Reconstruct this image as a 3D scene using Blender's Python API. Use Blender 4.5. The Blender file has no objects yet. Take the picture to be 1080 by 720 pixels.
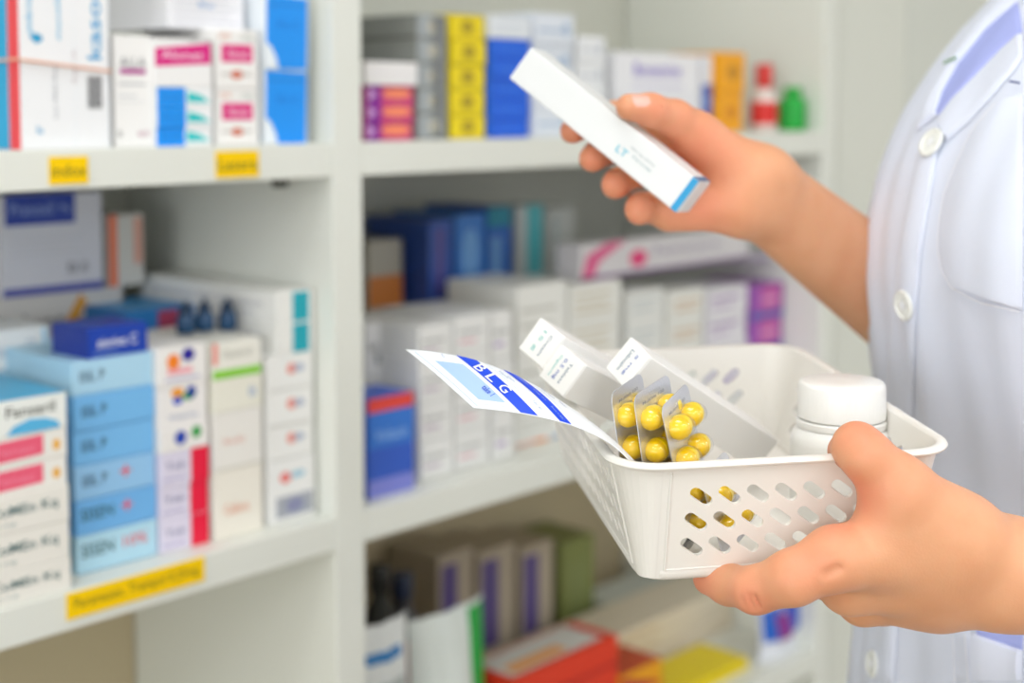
import bpy, bmesh, math, random
import numpy as np
from mathutils import Vector, Matrix, Quaternion
from mathutils.bvhtree import BVHTree
from mathutils.geometry import delaunay_2d_cdt
random.seed(7)
COL = bpy.context.scene.collection
SC = bpy.context.scene
PI = math.pi
# ------------------------------------------------------------------ camera
H0 = 1.30
TH = math.radians(4.0)
F = 1500.0
CY = 113 + F * math.tan(TH)
CAM = Vector((0, 0, H0))
FW = Vector((0, math.cos(TH), -math.sin(TH)))
UP = Vector((0, math.sin(TH), math.cos(TH)))
RT = Vector((1, 0, 0))
def W(px, py, D):
    return CAM + FW * D + RT * ((px - 540) / F * D) - UP * ((py - CY) / F * D)
def proj(p):
    v = Vector(p) - CAM
    z = v.dot(FW)
    return 540 + F * v.dot(RT) / z, CY - F * v.dot(UP) / z, z
cd = bpy.data.cameras.new('camera')
cam = bpy.data.objects.new('camera', cd); COL.objects.link(cam)
cam.location = CAM
cam.rotation_euler = (math.radians(90) - TH, 0, 0)
cd.sensor_width = 36; cd.lens = 50
cd.shift_y = -(360 - CY) / 1080.0
cd.dof.use_dof = True; cd.dof.focus_distance = 0.665; cd.dof.aperture_fstop = 4.6
cd.clip_start = 0.02
SC.camera = cam
SC.view_settings.view_transform = 'Standard'; SC.view_settings.look = 'None'
SC.view_settings.gamma = 1; SC.view_settings.use_curve_mapping = False
SC.view_settings.exposure = 0.22
# ------------------------------------------------------------------ materials
def lin(c):
    if isinstance(c, str):
        c = [int(c[i:i + 2], 16) / 255 for i in (0, 2, 4)]
    return tuple(((x / 12.92) if x <= 0.04045 else ((x + 0.055) / 1.055) ** 2.4) for x in c)
_m = {}
def mat(c, rough=0.5, metal=0.0, var=0.04, bump=0.0, bscale=300, spec=0.5, sss=0.0, name=None, coat=0.0):
    key = (c, rough, metal, var, bump, bscale, spec, sss, coat)
    if key in _m: return _m[key]
    m = bpy.data.materials.new(name or 'surface_' + str(len(_m))); m.use_nodes = True
    nt = m.node_tree; b = nt.nodes['Principled BSDF']
    r, g, bl = lin(c)
    tc = nt.nodes.new('ShaderNodeTexCoord')
    nz = nt.nodes.new('ShaderNodeTexNoise'); nz.inputs['Scale'].default_value = 9; nz.inputs['Detail'].default_value = 3
    nt.links.new(tc.outputs['Object'], nz.inputs['Vector'])
    rp = nt.nodes.new('ShaderNodeMix'); rp.data_type = 'RGBA'
    rp.inputs[6].default_value = (r * (1 - var), g * (1 - var), bl * (1 - var), 1)
    rp.inputs[7].default_value = (min(1, r * (1 + var)), min(1, g * (1 + var)), min(1, bl * (1 + var)), 1)
    nt.links.new(nz.outputs['Fac'], rp.inputs[0]); nt.links.new(rp.outputs[2], b.inputs['Base Color'])
    b.inputs['Roughness'].default_value = rough; b.inputs['Metallic'].default_value = metal
    b.inputs['Specular IOR Level'].default_value = spec
    if coat: b.inputs['Coat Weight'].default_value = coat
    if sss:
        b.inputs['Subsurface Weight'].default_value = sss
        b.inputs['Subsurface Radius'].default_value = (1, 1, 1); b.inputs['Subsurface Scale'].default_value = 0.002
    if bump:
        n2 = nt.nodes.new('ShaderNodeTexNoise'); n2.inputs['Scale'].default_value = bscale
        nt.links.new(tc.outputs['Object'], n2.inputs['Vector'])
        bp = nt.nodes.new('ShaderNodeBump'); bp.inputs['Strength'].default_value = bump; bp.inputs['Distance'].default_value = 0.001
        nt.links.new(n2.outputs['Fac'], bp.inputs['Height']); nt.links.new(bp.outputs['Normal'], b.inputs['Normal'])
    _m[key] = m
    return m
def emit(c, s):
    m = bpy.data.materials.new('lamp_glow'); m.use_nodes = True
    b = m.node_tree.nodes['Principled BSDF']
    b.inputs['Base Color'].default_value = (*lin(c), 1)
    b.inputs['Emission Color'].default_value = (*lin(c), 1); b.inputs['Emission Strength'].default_value = s
    return m
# ------------------------------------------------------------------ mesh builder
class MB:
    def __init__(s): s.v = []; s.f = []; s.mi = []; s.mats = []
    def slot(s, m):
        if m not in s.mats: s.mats.append(m)
        return s.mats.index(m)
    def add(s, vs, fs, m):
        k = len(s.v); s.v += [Vector(v) for v in vs]; i = s.slot(m)
        for f in fs: s.f.append([q + k for q in f]); s.mi.append(i)
    def box(s, c, ax, ay, az, m, bev=0.0):
        """c centre; ax, ay, az half-extent vectors"""
        c = Vector(c); bm = bmesh.new()
        vs = [bm.verts.new(c + ax * x + ay * y + az * z) for x in (-1, 1) for y in (-1, 1) for z in (-1, 1)]
        for q in ((0, 1, 3, 2), (4, 6, 7, 5), (0, 4, 5, 1), (2, 3, 7, 6), (0, 2, 6, 4), (1, 5, 7, 3)):
            bm.faces.new([vs[i] for i in q])
        if bev: bmesh.ops.bevel(bm, geom=list(bm.edges), offset=bev, segments=2, profile=0.5, affect='EDGES')
        bmesh.ops.recalc_face_normals(bm, faces=bm.faces)
        bm.verts.index_update()
        s.add([v.co.copy() for v in bm.verts], [[v.index for v in f.verts] for f in bm.faces], m); bm.free()
    def tube(s, pts, r, m, seg=10, caps=True):
        pts = [Vector(p) for p in pts]; n = len(pts)
        rs = r if isinstance(r, (list, tuple)) else [r] * n
        vs = []; fs = []; ref = None
        for i, p in enumerate(pts):
            t = (pts[min(i + 1, n - 1)] - pts[max(i - 1, 0)]).normalized()
            if ref is None: ref = t.orthogonal().normalized()
            ref = (ref - t * ref.dot(t)).normalized(); b = t.cross(ref)
            for k in range(seg):
                a = 2 * PI * k / seg; vs.append(p + (ref * math.cos(a) + b * math.sin(a)) * rs[i])
        for i in range(n - 1):
            for k in range(seg):
                fs.append([i * seg + k, i * seg + (k + 1) % seg, (i + 1) * seg + (k + 1) % seg, (i + 1) * seg + k])
        if caps: fs.append(list(range(seg))[::-1]); fs.append([(n - 1) * seg + k for k in range(seg)])
        s.add(vs, fs, m)
    def lathe(s, o, axis, prof, m, seg=48, wob=None):
        axis = Vector(axis).normalized(); e1 = axis.orthogonal().normalized(); e2 = axis.cross(e1); o = Vector(o)
        vs = []; fs = []; n = len(prof)
        for i, (r, h) in enumerate(prof):
            for k in range(seg):
                a = 2 * PI * k / seg; rr = r + (wob(i, k) if wob else 0)
                vs.append(o + axis * h + (e1 * math.cos(a) + e2 * math.sin(a)) * rr)
        for i in range(n - 1):
            for k in range(seg):
                fs.append([i * seg + k, i * seg + (k + 1) % seg, (i + 1) * seg + (k + 1) % seg, (i + 1) * seg + k])
        fs.append(list(range(seg))[::-1]); fs.append([(n - 1) * seg + k for k in range(seg)])
        s.add(vs, fs, m)
    def grid(s, rows, m, closed=False):
        nr = len(rows); nc = len(rows[0]); vs = [p for r in rows for p in r]; fs = []
        for i in range(nr - 1):
            for j in range(nc if closed else nc - 1):
                fs.append([i * nc + j, i * nc + (j + 1) % nc, (i + 1) * nc + (j + 1) % nc, (i + 1) * nc + j])
        s.add(vs, fs, m)
    def build(s, name, parent=None, origin=None, smooth=None, recalc=False, merge=None):
        me = bpy.data.meshes.new(name)
        o = bpy.data.objects.new(name, me)
        org = Vector(origin) if origin is not None else Vector((0, 0, 0))
        if parent is not None and origin is None: org = parent.location.copy()
        me.from_pydata([v - org for v in s.v], [], s.f)
        for mm in s.mats: me.materials.append(mm)
        me.polygons.foreach_set('material_index', s.mi)
        if recalc or merge:
            bm = bmesh.new(); bm.from_mesh(me)
            if merge: bmesh.ops.remove_doubles(bm, verts=bm.verts, dist=merge)
            if recalc: bmesh.ops.recalc_face_normals(bm, faces=bm.faces)
            bm.to_mesh(me); bm.free()
        if smooth is not None:
            me.polygons.foreach_set('use_smooth', [True] * len(me.polygons))
            if smooth > 0: me.set_sharp_from_angle(angle=math.radians(smooth))
        me.update()
        COL.objects.link(o)
        if parent is not None:
            o.parent = parent
            if origin is not None: o.location = org - parent.location
        else: o.location = org
        return o
def tag(o, label, cat, group=None):
    o['label'] = label; o['category'] = cat
    if group: o['group'] = group
    return o
def thing(name, loc, label, cat, group=None):
    o = bpy.data.objects.new(name, None); COL.objects.link(o); o.location = Vector(loc); o.empty_display_size = 0.05
    return tag(o, label, cat, group)
def struct(o): o['kind'] = 'structure'; return o
# ------------------------------------------------------------------ text
_t = {}
def text_geo(txt):
    """glyph outlines as (verts2d, faces): x from 0, cap height about 1, centred on 0,0"""
    if txt in _t: return _t[txt]
    cu = bpy.data.curves.new('lettering', 'FONT'); cu.body = txt; cu.size = 1.35; cu.resolution_u = 2; cu.offset = 0.012
    ob = bpy.data.objects.new('lettering', cu); COL.objects.link(ob)
    bpy.context.view_layer.update()
    dg = bpy.context.evaluated_depsgraph_get()
    me = bpy.data.meshes.new_from_object(ob.evaluated_get(dg))
    vs = [(v.co.x, v.co.y) for v in me.vertices]; fs = [list(p.vertices) for p in me.polygons]
    bpy.data.objects.remove(ob); bpy.data.curves.remove(cu); bpy.data.meshes.remove(me)
    if vs:
        x0 = min(v[0] for v in vs); x1 = max(v[0] for v in vs); y0 = min(v[1] for v in vs); y1 = max(v[1] for v in vs)
        cx, cy = (x0 + x1) / 2, (y0 + y1) / 2
        vs = [((x - cx), (y - cy)) for x, y in vs]; _t[txt] = (vs, fs, x1 - x0, y1 - y0)
    else: _t[txt] = ([], [], 1, 1)
    return _t[txt]
def put_text(mb, txt, c, ex, ey, height=None, width=None, m=None, off=0.0):
    """lettering laid on the plane spanned by unit vectors ex, ey about centre c"""
    vs, fs, w, h = text_geo(txt)
    if width and not height: k = width / w; ky = k
    elif width and height: k = width / w; ky = height / h
    else: k = ky = height / h
    n = ex.cross(ey).normalized()
    mb.add([c + ex * (x * k) + ey * (y * ky) + n * off for x, y in vs], fs, m)
# ------------------------------------------------------------------ SDF surfaces (hands, arms, body)
def _seg(P, a, b, ra, rb):
    a = np.array(a); b = np.array(b); ab = b - a; L2 = (ab * ab).sum() + 1e-12
    t = np.clip(((P - a) @ ab) / L2, 0, 1)
    d = np.linalg.norm(P - a - t[:, None] * ab, axis=1)
    return d - (ra + (rb - ra) * t)
def smin(a, b, k):
    h = np.clip(0.5 + 0.5 * (b - a) / k, 0, 1)
    return b + (a - b) * h - k * h * (1 - h)
def sdf_eval(P, spec):
    palm = None
    for a, b, ra, rb in spec['palm']:
        d = _seg(P, a, b, ra, rb); palm = d if palm is None else smin(palm, d, spec.get('kp', 0.012))
    fin = None
    for ch in spec.get('fingers', []):
        f = None
        for i in range(len(ch) - 1):
            d = _seg(P, ch[i][0], ch[i + 1][0], ch[i][1], ch[i + 1][1]); f = d if f is None else smin(f, d, 0.004)
        fin = f if fin is None else smin(fin, f, 0.0012)
    r = palm if fin is None else smin(palm, fin, spec.get('kf', 0.008))
    for a, b, ra, k in spec.get('cuts', []):
        d = _seg(P, a, b, ra, ra); r = -smin(-r, d, k)
    return r
def sdf_mesh(spec, res):
    pts = []; rad = []
    for a, b, ra, rb in spec['palm']: pts += [a, b]; rad += [ra, rb]
    for ch in spec.get('fingers', []):
        for p, r in ch: pts.append(p); rad.append(r)
    pts = np.array([list(p) for p in pts]); rad = np.array(rad)[:, None]
    lo = (pts - rad).min(0) - 4 * res; hi = (pts + rad).max(0) + 4 * res
    n = np.ceil((hi - lo) / res).astype(int) + 1
    ax = [lo[i] + res * np.arange(n[i]) for i in range(3)]
    G = np.full(n, 9.0)
    # coarse pass, then exact values only near the surface
    st = 6
    cs = [np.arange(0, n[i], st) for i in range(3)]
    CC = np.stack(np.meshgrid(*[ax[i][0] + res * (cs[i] + st / 2) for i in range(3)], indexing='ij'), -1)
    cv = sdf_eval(CC.reshape(-1, 3), spec).reshape(CC.shape[:3])
    lim = st * res * 0.87 + 3 * res + 0.008
    for i, j, k in np.argwhere(np.abs(cv) < lim):
        sl = tuple(slice(cs[q][w], min(cs[q][w] + st, n[q])) for q, w in enumerate((i, j, k)))
        Q = np.stack(np.meshgrid(ax[0][sl[0]], ax[1][sl[1]], ax[2][sl[2]], indexing='ij'), -1)
        G[sl] = sdf_eval(Q.reshape(-1, 3), spec).reshape(Q.shape[:3])
    for i, j, k in np.argwhere(cv <= -lim):
        sl = tuple(slice(cs[q][w], min(cs[q][w] + st, n[q])) for q, w in enumerate((i, j, k)))
        G[sl] = -9.0
    S = G < 0
    c = S[:-1, :-1, :-1].astype(np.int8)
    tot = sum(S[a:n[0] - 1 + a, b:n[1] - 1 + b, d:n[2] - 1 + d].astype(np.int8) for a in (0, 1) for b in (0, 1) for d in (0, 1))
    act = np.argwhere((tot > 0) & (tot < 8))
    idx = -np.ones(n - 1, dtype=np.int64); idx[tuple(act.T)] = np.arange(len(act))
    acc = np.zeros((len(act), 3)); cnt = np.zeros(len(act))
    cor = [(a, b, d) for a in (0, 1) for b in (0, 1) for d in (0, 1)]
    for a in cor:
        for q in range(3):
            if a[q] == 0:
                b = list(a); b[q] = 1
                va = G[act[:, 0] + a[0], act[:, 1] + a[1], act[:, 2] + a[2]]; vb = G[act[:, 0] + b[0], act[:, 1] + b[1], act[:, 2] + b[2]]
                x = (va < 0) != (vb < 0)
                t = np.where(x, va / np.where(x, va - vb, 1), 0)
                p = np.array(a, float) + np.zeros((len(act), 3)); p[:, q] = t
                acc += p * x[:, None]; cnt += x
    V = lo + res * (act + acc / cnt[:, None])
    F_ = []
    for q in range(3):
        u, v = (q + 1) % 3, (q + 2) % 3
        sa = [slice(0, n[i]) for i in range(3)]; sb = list(sa); sa[q] = slice(0, n[q] - 1); sb[q] = slice(1, n[q])
        A = S[tuple(sa)]; B = S[tuple(sb)]
        e = np.argwhere(A != B); sgn = A[tuple(e.T)]
        ok = (e[:, u] > 0) & (e[:, v] > 0) & (e[:, u] < n[u] - 1) & (e[:, v] < n[v] - 1); e = e[ok]; sgn = sgn[ok]
        def cell(du, dv):
            g = e.copy(); g[:, u] += du; g[:, v] += dv; return idx[tuple(g.T)]
        quad = np.stack([cell(-1, -1), cell(0, -1), cell(0, 0), cell(-1, 0)], 1)
        quad[~sgn] = quad[~sgn][:, ::-1]
        F_.append(quad)
    return V, np.concatenate(F_)
def relax(V, Fq, it=2, lam=0.4):
    e = np.concatenate([Fq[:, [0, 1]], Fq[:, [1, 2]], Fq[:, [2, 3]], Fq[:, [3, 0]]]); e = np.concatenate([e, e[:, ::-1]])
    for _ in range(it):
        for l in (lam, -lam * 1.02):
            s = np.zeros_like(V); c = np.zeros(len(V)); np.add.at(s, e[:, 0], V[e[:, 1]]); np.add.at(c, e[:, 0], 1)
            V = V + l * (s / c[:, None] - V)
    return V
# ------------------------------------------------------------------ shelving unit
PHI = math.radians(42.44)
DV = Vector((math.sin(PHI), math.cos(PHI), 0)); NV = Vector((-math.cos(PHI), math.sin(PHI), 0)); ZV = Vector((0, 0, 1))
P0 = W(352, 300, 1.19); P0.z = 0
def SH(px, py, u):
    r = W(px, py, 1.0) - CAM
    t = (u - (CAM - P0).dot(NV)) / r.dot(NV)
    p = CAM + r * t
    return (p - P0).dot(DV), p.z
def SP(s, u, z): return P0 + DV * s + NV * u + ZV * z
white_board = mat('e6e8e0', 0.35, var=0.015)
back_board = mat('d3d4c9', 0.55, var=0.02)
Z1 = SH(365, 150.5, 0)[1]; Z2 = SH(365, 543, 0)[1]; Z3 = SH(850, 690, 0)[1]
PT = SH(383, 300, 0)[0]; S1 = SH(868, 150, 0)[0]; S2 = S1 + PT
TB = 0.0285; DEP = 0.31; TOPZ = Z1 + 0.62; ZU = Z1 + 0.30
SL = -0.95
unit = thing('shelving_unit', SP(0, 0.15, 0), 'white open pharmacy shelving unit filled with medicine boxes', 'shelving')
def board(name, s0, s1, u0, u1, z0, z1, m, parent, bev=0.0012):
    b = MB(); b.box(SP((s0 + s1) / 2, (u0 + u1) / 2, (z0 + z1) / 2), DV * ((s1 - s0) / 2), NV * ((u1 - u0) / 2), ZV * ((z1 - z0) / 2), m, bev)
    return b.build(name, parent)
for a, b_ in ((SL - PT, SL), (0, PT), (S1, S2)): board('side_panel', a, b_, 0, DEP, 0.0, TOPZ, white_board, unit)
for a, b_ in ((SL, 0), (PT, S1)):
    for z in (Z1, Z2, Z3, 0.12, TOPZ): board('shelf_board', a + .0003, b_ - .0003, 0.0004, DEP, z - TB, z, white_board, unit)
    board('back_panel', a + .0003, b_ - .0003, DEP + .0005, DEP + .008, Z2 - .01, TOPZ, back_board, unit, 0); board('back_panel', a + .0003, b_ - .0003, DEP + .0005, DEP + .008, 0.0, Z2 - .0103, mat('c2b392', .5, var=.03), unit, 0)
    board('plinth', a + .0003, b_ - .0003, .02, .035, 0, 0.12 - TB - .0005, white_board, unit, 0)
# small metal shelf pin under the upper left board
pb = MB(); c = SP(-.006, .055, Z1 - TB - .006); pb.tube([c, c - DV * .012], .004, mat('55554f', .4, .8)); pb.build('shelf_pin', unit)
# tall cabinet to the right of the unit
cab = thing('cabinet', SP(S2 + .35, .2, 0), 'plain tall pale grey cabinet standing right of the shelving', 'cabinet')
cm = mat('d6d9d1', 0.4, var=0.02)
board('cabinet_body', S2 + .012, S2 + .95, .03, DEP, 0, TOPZ, cm, cab)
board('cabinet_door', S2 + .016, S2 + .20, .008, .0295, .08, TOPZ - .01, mat('dfe1d8', 0.35, var=0.02), cab)
board('cabinet_door', S2 + .205, S2 + .57, .008, .0295, .08, TOPZ - .01, mat('d9dcd4', 0.35, var=0.02), cab)
board('cabinet_door', S2 + .575, S2 + .94, .008, .0295, .08, TOPZ - .01, mat('d9dcd4', 0.35, var=0.02), cab)
# ------------------------------------------------------------------ cartons
def RZ(v, a): return Vector((v.x * math.cos(a) - v.y * math.sin(a), v.x * math.sin(a) + v.y * math.cos(a), v.z))
def decal(mb, cen, dx, dy, dz, hx, hy, hz, dec):
    face = dec[0]
    if face == 'F': o, ex, ey, w, h, nn = cen - dy * hy, dx, dz, 2 * hx, 2 * hz, -dy
    elif face == 'L': o, ex, ey, w, h, nn = cen - dx * hx, -dy, dz, 2 * hy, 2 * hz, -dx
    else: o, ex, ey, w, h, nn = cen + dz * hz, dx, dy, 2 * hx, 2 * hy, dz
    off = 0.00025 + 0.00012 * dec[1].count('+'); kind = dec[1].replace('+', '')
    Q = lambda a, b: o + ex * ((a - .5) * w) + ey * ((b - .5) * h) + nn * off
    if kind == 'r':
        a0, b0, a1, b1, c = dec[2:]; mb.add([Q(a0, b0), Q(a1, b0), Q(a1, b1), Q(a0, b1)], [[0, 1, 2, 3]], mat(c, .4, var=0))
    elif kind == 'p':
        pts, c = dec[2:]; mb.add([Q(*p) for p in pts], [list(range(len(pts)))], mat(c, .4, var=0))
    elif kind == 'o':
        a, b, r, rb, c = dec[2:]
        mb.add([Q(a + r * math.cos(t * PI / 10) , b + rb * math.sin(t * PI / 10)) for t in range(20)], [list(range(20))], mat(c, .4, var=0))
    elif kind == 't':
        a, b, fw, fh, c, txt = dec[2:8]; rot = dec[8] if len(dec) > 8 else 0
        e1, e2 = (ex, ey) if not rot else (ey, -ex)
        W_ = w if not rot else h; H_ = h if not rot else w
        put_text(mb, txt, Q(a, b), e1, e2, width=fw * W_, height=fh * H_, m=mat(c, .5, var=0), off=0.0001)
def flaps(col): return []
def carton(label, s0, s1, z0, z1, u, dep, col, decs=(), group=None, name='medicine_box', cat='medicine box', yaw=None, bev=.0006):
    if s1 < .002: s1 = min(s1, -.0025)
    else: s0 = max(s0, PT + .0025); s1 = min(s1, S1 - .0025)
    dep = min(dep, DEP - u - .004)
    hx = (s1 - s0) / 2 - .0004; hy = dep / 2; hz = (z1 - z0) / 2 - .00012
    a = random.uniform(-1, 1) * .012 if yaw is None else yaw
    a = a * min(1, .03 / max(hy, .01))
    dx, dy = RZ(DV, a), RZ(NV, a)
    cen = SP((s0 + s1) / 2, u + dep / 2, (z0 + z1) / 2)
    mb = MB(); mb.box(cen, dx * (hx - .0006), dy * hy, ZV * hz, mat(col, .42, var=.02), bev)
    # the tuck-flap seam near the top of the front and side faces
    for dc in list(decs): decal(mb, cen, dx, dy, ZV, hx - .0006, hy, hz, dc)
    o = mb.build(name, origin=Vector((cen.x, cen.y, z0)))
    return tag(o, label, cat, group)
def column(x0, x1, u, dep, items, base, group=None, xr=None, even=False):
    """items bottom to top: (y of the top front edge, label, colour, decals)"""
    xr = (x0 + x1) / 2 if xr is None else xr
    ym = items[0][0]
    s0, s1 = SH(x0, ym, u)[0], SH(x1, ym, u)[0]; z = base
    ztop = SH(xr, items[-1][0], u)[1]
    for i_, it in enumerate(items):
        yt, label, col, decs = it[:4]
        z1 = base + (ztop - base) * (i_ + 1) / len(items) if even else SH(xr, yt, u)[1]
        carton(label, s0, s1, z, z1, u + random.uniform(0, .003), dep, col, decs, group, yaw=it[4] if len(it) > 4 else None)
        z = z1
    return z
def steps(yb, yt, n): return [yb + (yt - yb) * (i + 1) / n for i in range(n)]
ORD = {2: ['bottom', 'top'], 3: ['bottom', 'middle', 'topmost'], 4: ['bottom', 'second lowest', 'second highest', 'topmost'],
       5: ['bottom', 'second lowest', 'middle', 'second highest', 'topmost']}
GY = '8a8f96'; NAVY = '1c2f86'; MAG = 'e0117f'; PUR = '9a1f8c'; TEAL = '12a5b4'
def lines(a0, a1, bs, c='b9bcc2', h=.018, f='F'): return [(f, 'r', a0, b - h, a1 - (.12 * (i % 2)) * (a1 - a0), b + h, c) for i, b in enumerate(bs)]
# ---- left bay, upper shelf
bar = [('F', 'r', .74 + i * .018, .17, .74 + i * .018 + (.012 if i % 3 else .006), .31, '2c2c30') for i in range(10)]
zA = column(17, 114, .012, .16, [(-95, 'tall white carton with rubber band and turquoise sideways lettering at far left', 'f1f2f4',
    [('L', 'r', .90, 0, .995, 1, 'f0434e'), ('L', 'r', .70, 0, .895, 1, '12a9dc'), ('F', 't', .83, .56, .36, .16, '1f9fd6', 'kasool', 1), ('F', 'r', .985, 0, 1, 1, 'dfe5ea'),
     ('F', 't', .42, .56, .2, .06, '55b4dc', 'mucolin', 1), ('F', 't', .10, .58, .2, .07, '55b4dc', 'ambroxol', 1), ('F', 'p', [(.10, .47), (.17, .485), (.25, .47), (.24, .45), (.17, .44)], '2aa0cf'), ('F', 't', .38, .24, .22, .05, '9a9fa6', 'Lot 4402 Exp', 1), ('F', 't', .60, .35, .14, .05, 'c4b4b8', 'Reg. 1A', 1),
     ('F', 'r', .6, 0, .602, 1, 'c9dfea'), ('F', 't', .2, .08, .07, .03, '2aa0cf', 'Rx')] + bar)], Z1, 'large cartons on upper left shelf')
zb = SH(60, 68, .012)[1]; s0, s1 = SH(17, 68, .012)[0], SH(114, 68, .012)[0]
rb = MB(); q = [SP(s0 - .001, .0105, zb + .003), SP(s1 + .001, .0105, zb - .004), SP(s1 + .001, .177, zb), SP(s0 - .001, .177, zb), SP(s0 - .001, .0105, zb + .003)]
rb.tube(q, .0011, mat('e7b49a', .6), 6); tag(rb.build('rubber_band', origin=q[0]), 'thin peach rubber band stretched around the tall white carton', 'rubber band')
column(120, 162, .014, .10, [(37, 'narrow white box with a plum stripe beside the tall rubber-banded carton', 'f4f3f1',
    [('F', 'r', .16, .655, .84, .70, 'b0188c'), ('F', 't', .5, .76, .7, .09, '8d8f93', 'ALLA'), ('F', 'r', .12, .555, .84, .575, 'c3c5c8'), ('F', 'r', .12, .45, .6, .465, 'd3d5d8'), ('F', 'r', .12, .40, .8, .41, 'dcdee0'), ('F', 't', .14, .12, .1, .05, '50534c', 'R'), ('F', 't', .75, .12, .3, .05, 'a5527a', '4x10')])], Z1)
tri = lambda: [('F', 'r', 0.03, .0, .52, 1, '0b93f4'), ('F', 'p', [(.55, .25), (.96, .25), (.78, .62), (.55, .8)], '1cc7c8'), ('F', 't', .27, .5, .3, .2, '0a7ad0', 'Cal')]
zC = column(163, 226, .012, .10, [(y, 'white box with bright blue panel and turquoise wedge, %s of three' % o, 'f3f5f6', tri()) for y, o in zip(steps(155, 92, 3), ORD[3])] +
    [(41, 'white box with magenta name banner on the blue and turquoise boxes', 'f3f2f1', [('F', 'p', [(.02, .42), (.98, .5), (.98, .93), (.02, .80)], 'e00f84'), ('F', '+t', .48, .67, .72, .18, 'f7d6e6', 'Alonet'), ('F', '+t', .8, .965, .35, .06, '50564f', '10 mg')])], Z1)
al = lambda: [('F', 't', .2, .88, .25, .08, 'e7a58f', 'oo'), ('F', 't', .75, .86, .3, .1, '9fb0a8', '10mg'), ('F', 'r', .12, .44, .86, .74, 'e2197f'), ('F', '+t', .5, .59, .5, .16, 'f7c9de', 'Alonet'), ('F', 'r', .1, .22, .85, .25, 'b8b0a8'), ('F', 'o', .48, .23, .15, .07, 'e2663f')]
zD = column(228, 274, .012, .10, [(y, 'white box with a small magenta label, %s one of the pair' % o, 'f4f2ef', al()) for y, o in zip((93, 31), ('lower', 'upper'))], Z1)
s0, s1 = SH(176, 20, .03)[0], SH(258, 20, .03)[0]
carton('white printed box lying across the magenta labelled stacks', s0, s1, max(zC, zD), SH(225, -18, .03)[1], .03, .10, 'efeff3', lines(.08, .9, [.75, .6, .45, .3, .15], 'c0c2cc', .012) + [('F', '+t', .5, .52, .2, .12, '7fa8d8', 'Rx')])
bl = lambda: [('F', 'p', [(.3, .0), (.96, .0), (.99, .96), (.05, .99), (.03, .35), (.14, .3), (.26, .14)], '0795f7'), ('F', '+t', .55, .6, .5, .1, '0a7ede', 'Bio-C'), ('F', '+r', .1, .84, .97, .87, '0d82dc')]
column(279, 327, .012, .11, [(y, 'white box with large sky blue panel, %s one against the post' % o, 'eef5fb', bl()) for y, o in zip((73, -6), ('lower', 'upper'))], Z1)
# ---- left bay, middle shelf, front row
pk = lambda: [('F', 'p', [(.40, .12), (.82, .22), (.82, .9), (.40, .82)], 'f2607e'), ('F', '+t', .61, .5, .3, .25, 'f78aa2', 'Fenac'), ('F', 'o', .92, .45, .03, .2, 'f0b64e')]
cmn = lambda: [('F', 't', .66, .55, .5, .34, '3c6a6c', 'CoMEn Kq'), ('F', 't', .5, .22, .2, .12, '9db0ae', '20 mg')]
column(-75, 76, .006, .10, [(y, 'white box lettered in dark green, %s of three at far left' % o, 'efece4', cmn()) for y, o in zip((596, 556, 517), ORD[3])] +
       [(y, 'white box with pink label, %s one at far left' % o, 'f2efe8', pk()) for y, o in zip((487, 456), ('lower', 'upper'))] +
       [(418, 'white box with dark lettering and blue arc on pink labelled boxes', 'eff2ee', [('F', 't', .73, .66, .36, .3, '55594e', 'Fansaril'), ('F', 'p', [(.55, .02), (.60, .25), (.72, .4), (.84, .36), (.93, .22), (.95, .02)], '58b7e6'), ('T', 'r', 0, 0, 1, 1, '4eb4e2')])], Z2, xr=38)
bcol = ['b8e0f2', '74b8f0', '98caf2', '7cc0f4', '7abff4', 'b2dcf4']
bsh = ['pale blue', 'mid blue', 'soft blue', 'clear blue', 'sky blue', 'palest blue']
pos = ['bottom', 'second lowest', 'third lowest', 'third highest', 'second highest', 'topmost']
zB = column(80, 167, .026, .115, [(y, '%s box, %s in the blue stack' % (bsh[i], pos[i]), bcol[i],
    ([('F', 't', .24, .55, .3, .32, '2f4a66', 'ISIL P') if i > 1 else ('F', 't', .25, .6, .4, .35, '2c5a62', 'SISEN')] + ([('F', 't', .62, .62, .14, .34, 'ef4f62', '+')] if i in (1, 2) else []) + ([('F', 't', .72, .6, .3, .3, 'ef6a72', '10%')] if i == 0 else [])
     + [('F', 'r', .02, .04, .98, .055, '6ba7cf')])) for i, y in enumerate(steps(593, 376, 6))], Z2, xr=124)
logo1 = [('F', 'o', .32, .62, .13, .2, 'ff8a1e'), ('F', '+o', .62, .76, .13, .17, '2b1f9c'), ('F', 'r', .2, .30, .7, .44, 'f7a7b4'), ('F', 'r', .15, .14, .85, .2, 'b9b6d8')]
logo2 = [('F', 'o', .4, .84, .13, .12, 'f7a321'), ('F', '+o', .4, .64, .10, .10, '1b49c6'), ('F', '+o', .68, .8, .1, .16, '1c3fae'), ('F', '+o', .62, .72, .13, .1, '17a53a'), ('F', 't', .5, .25, .6, .12, '9aa7c4', 'Vitamin')]
logo3 = [('F', 'o', .42, .55, .12, .3, '2146b4'), ('F', 'o', .74, .68, .1, .26, '36a54c')]
rd = lambda: [('F', 'r', .62, 0, .99, 1, 'f00f3e'), ('F', 't', .3, .6, .4, .2, '8585a8', 'Tab'), ('F', 'r', .06, .2, .5, .26, 'b9b2d6')]
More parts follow.
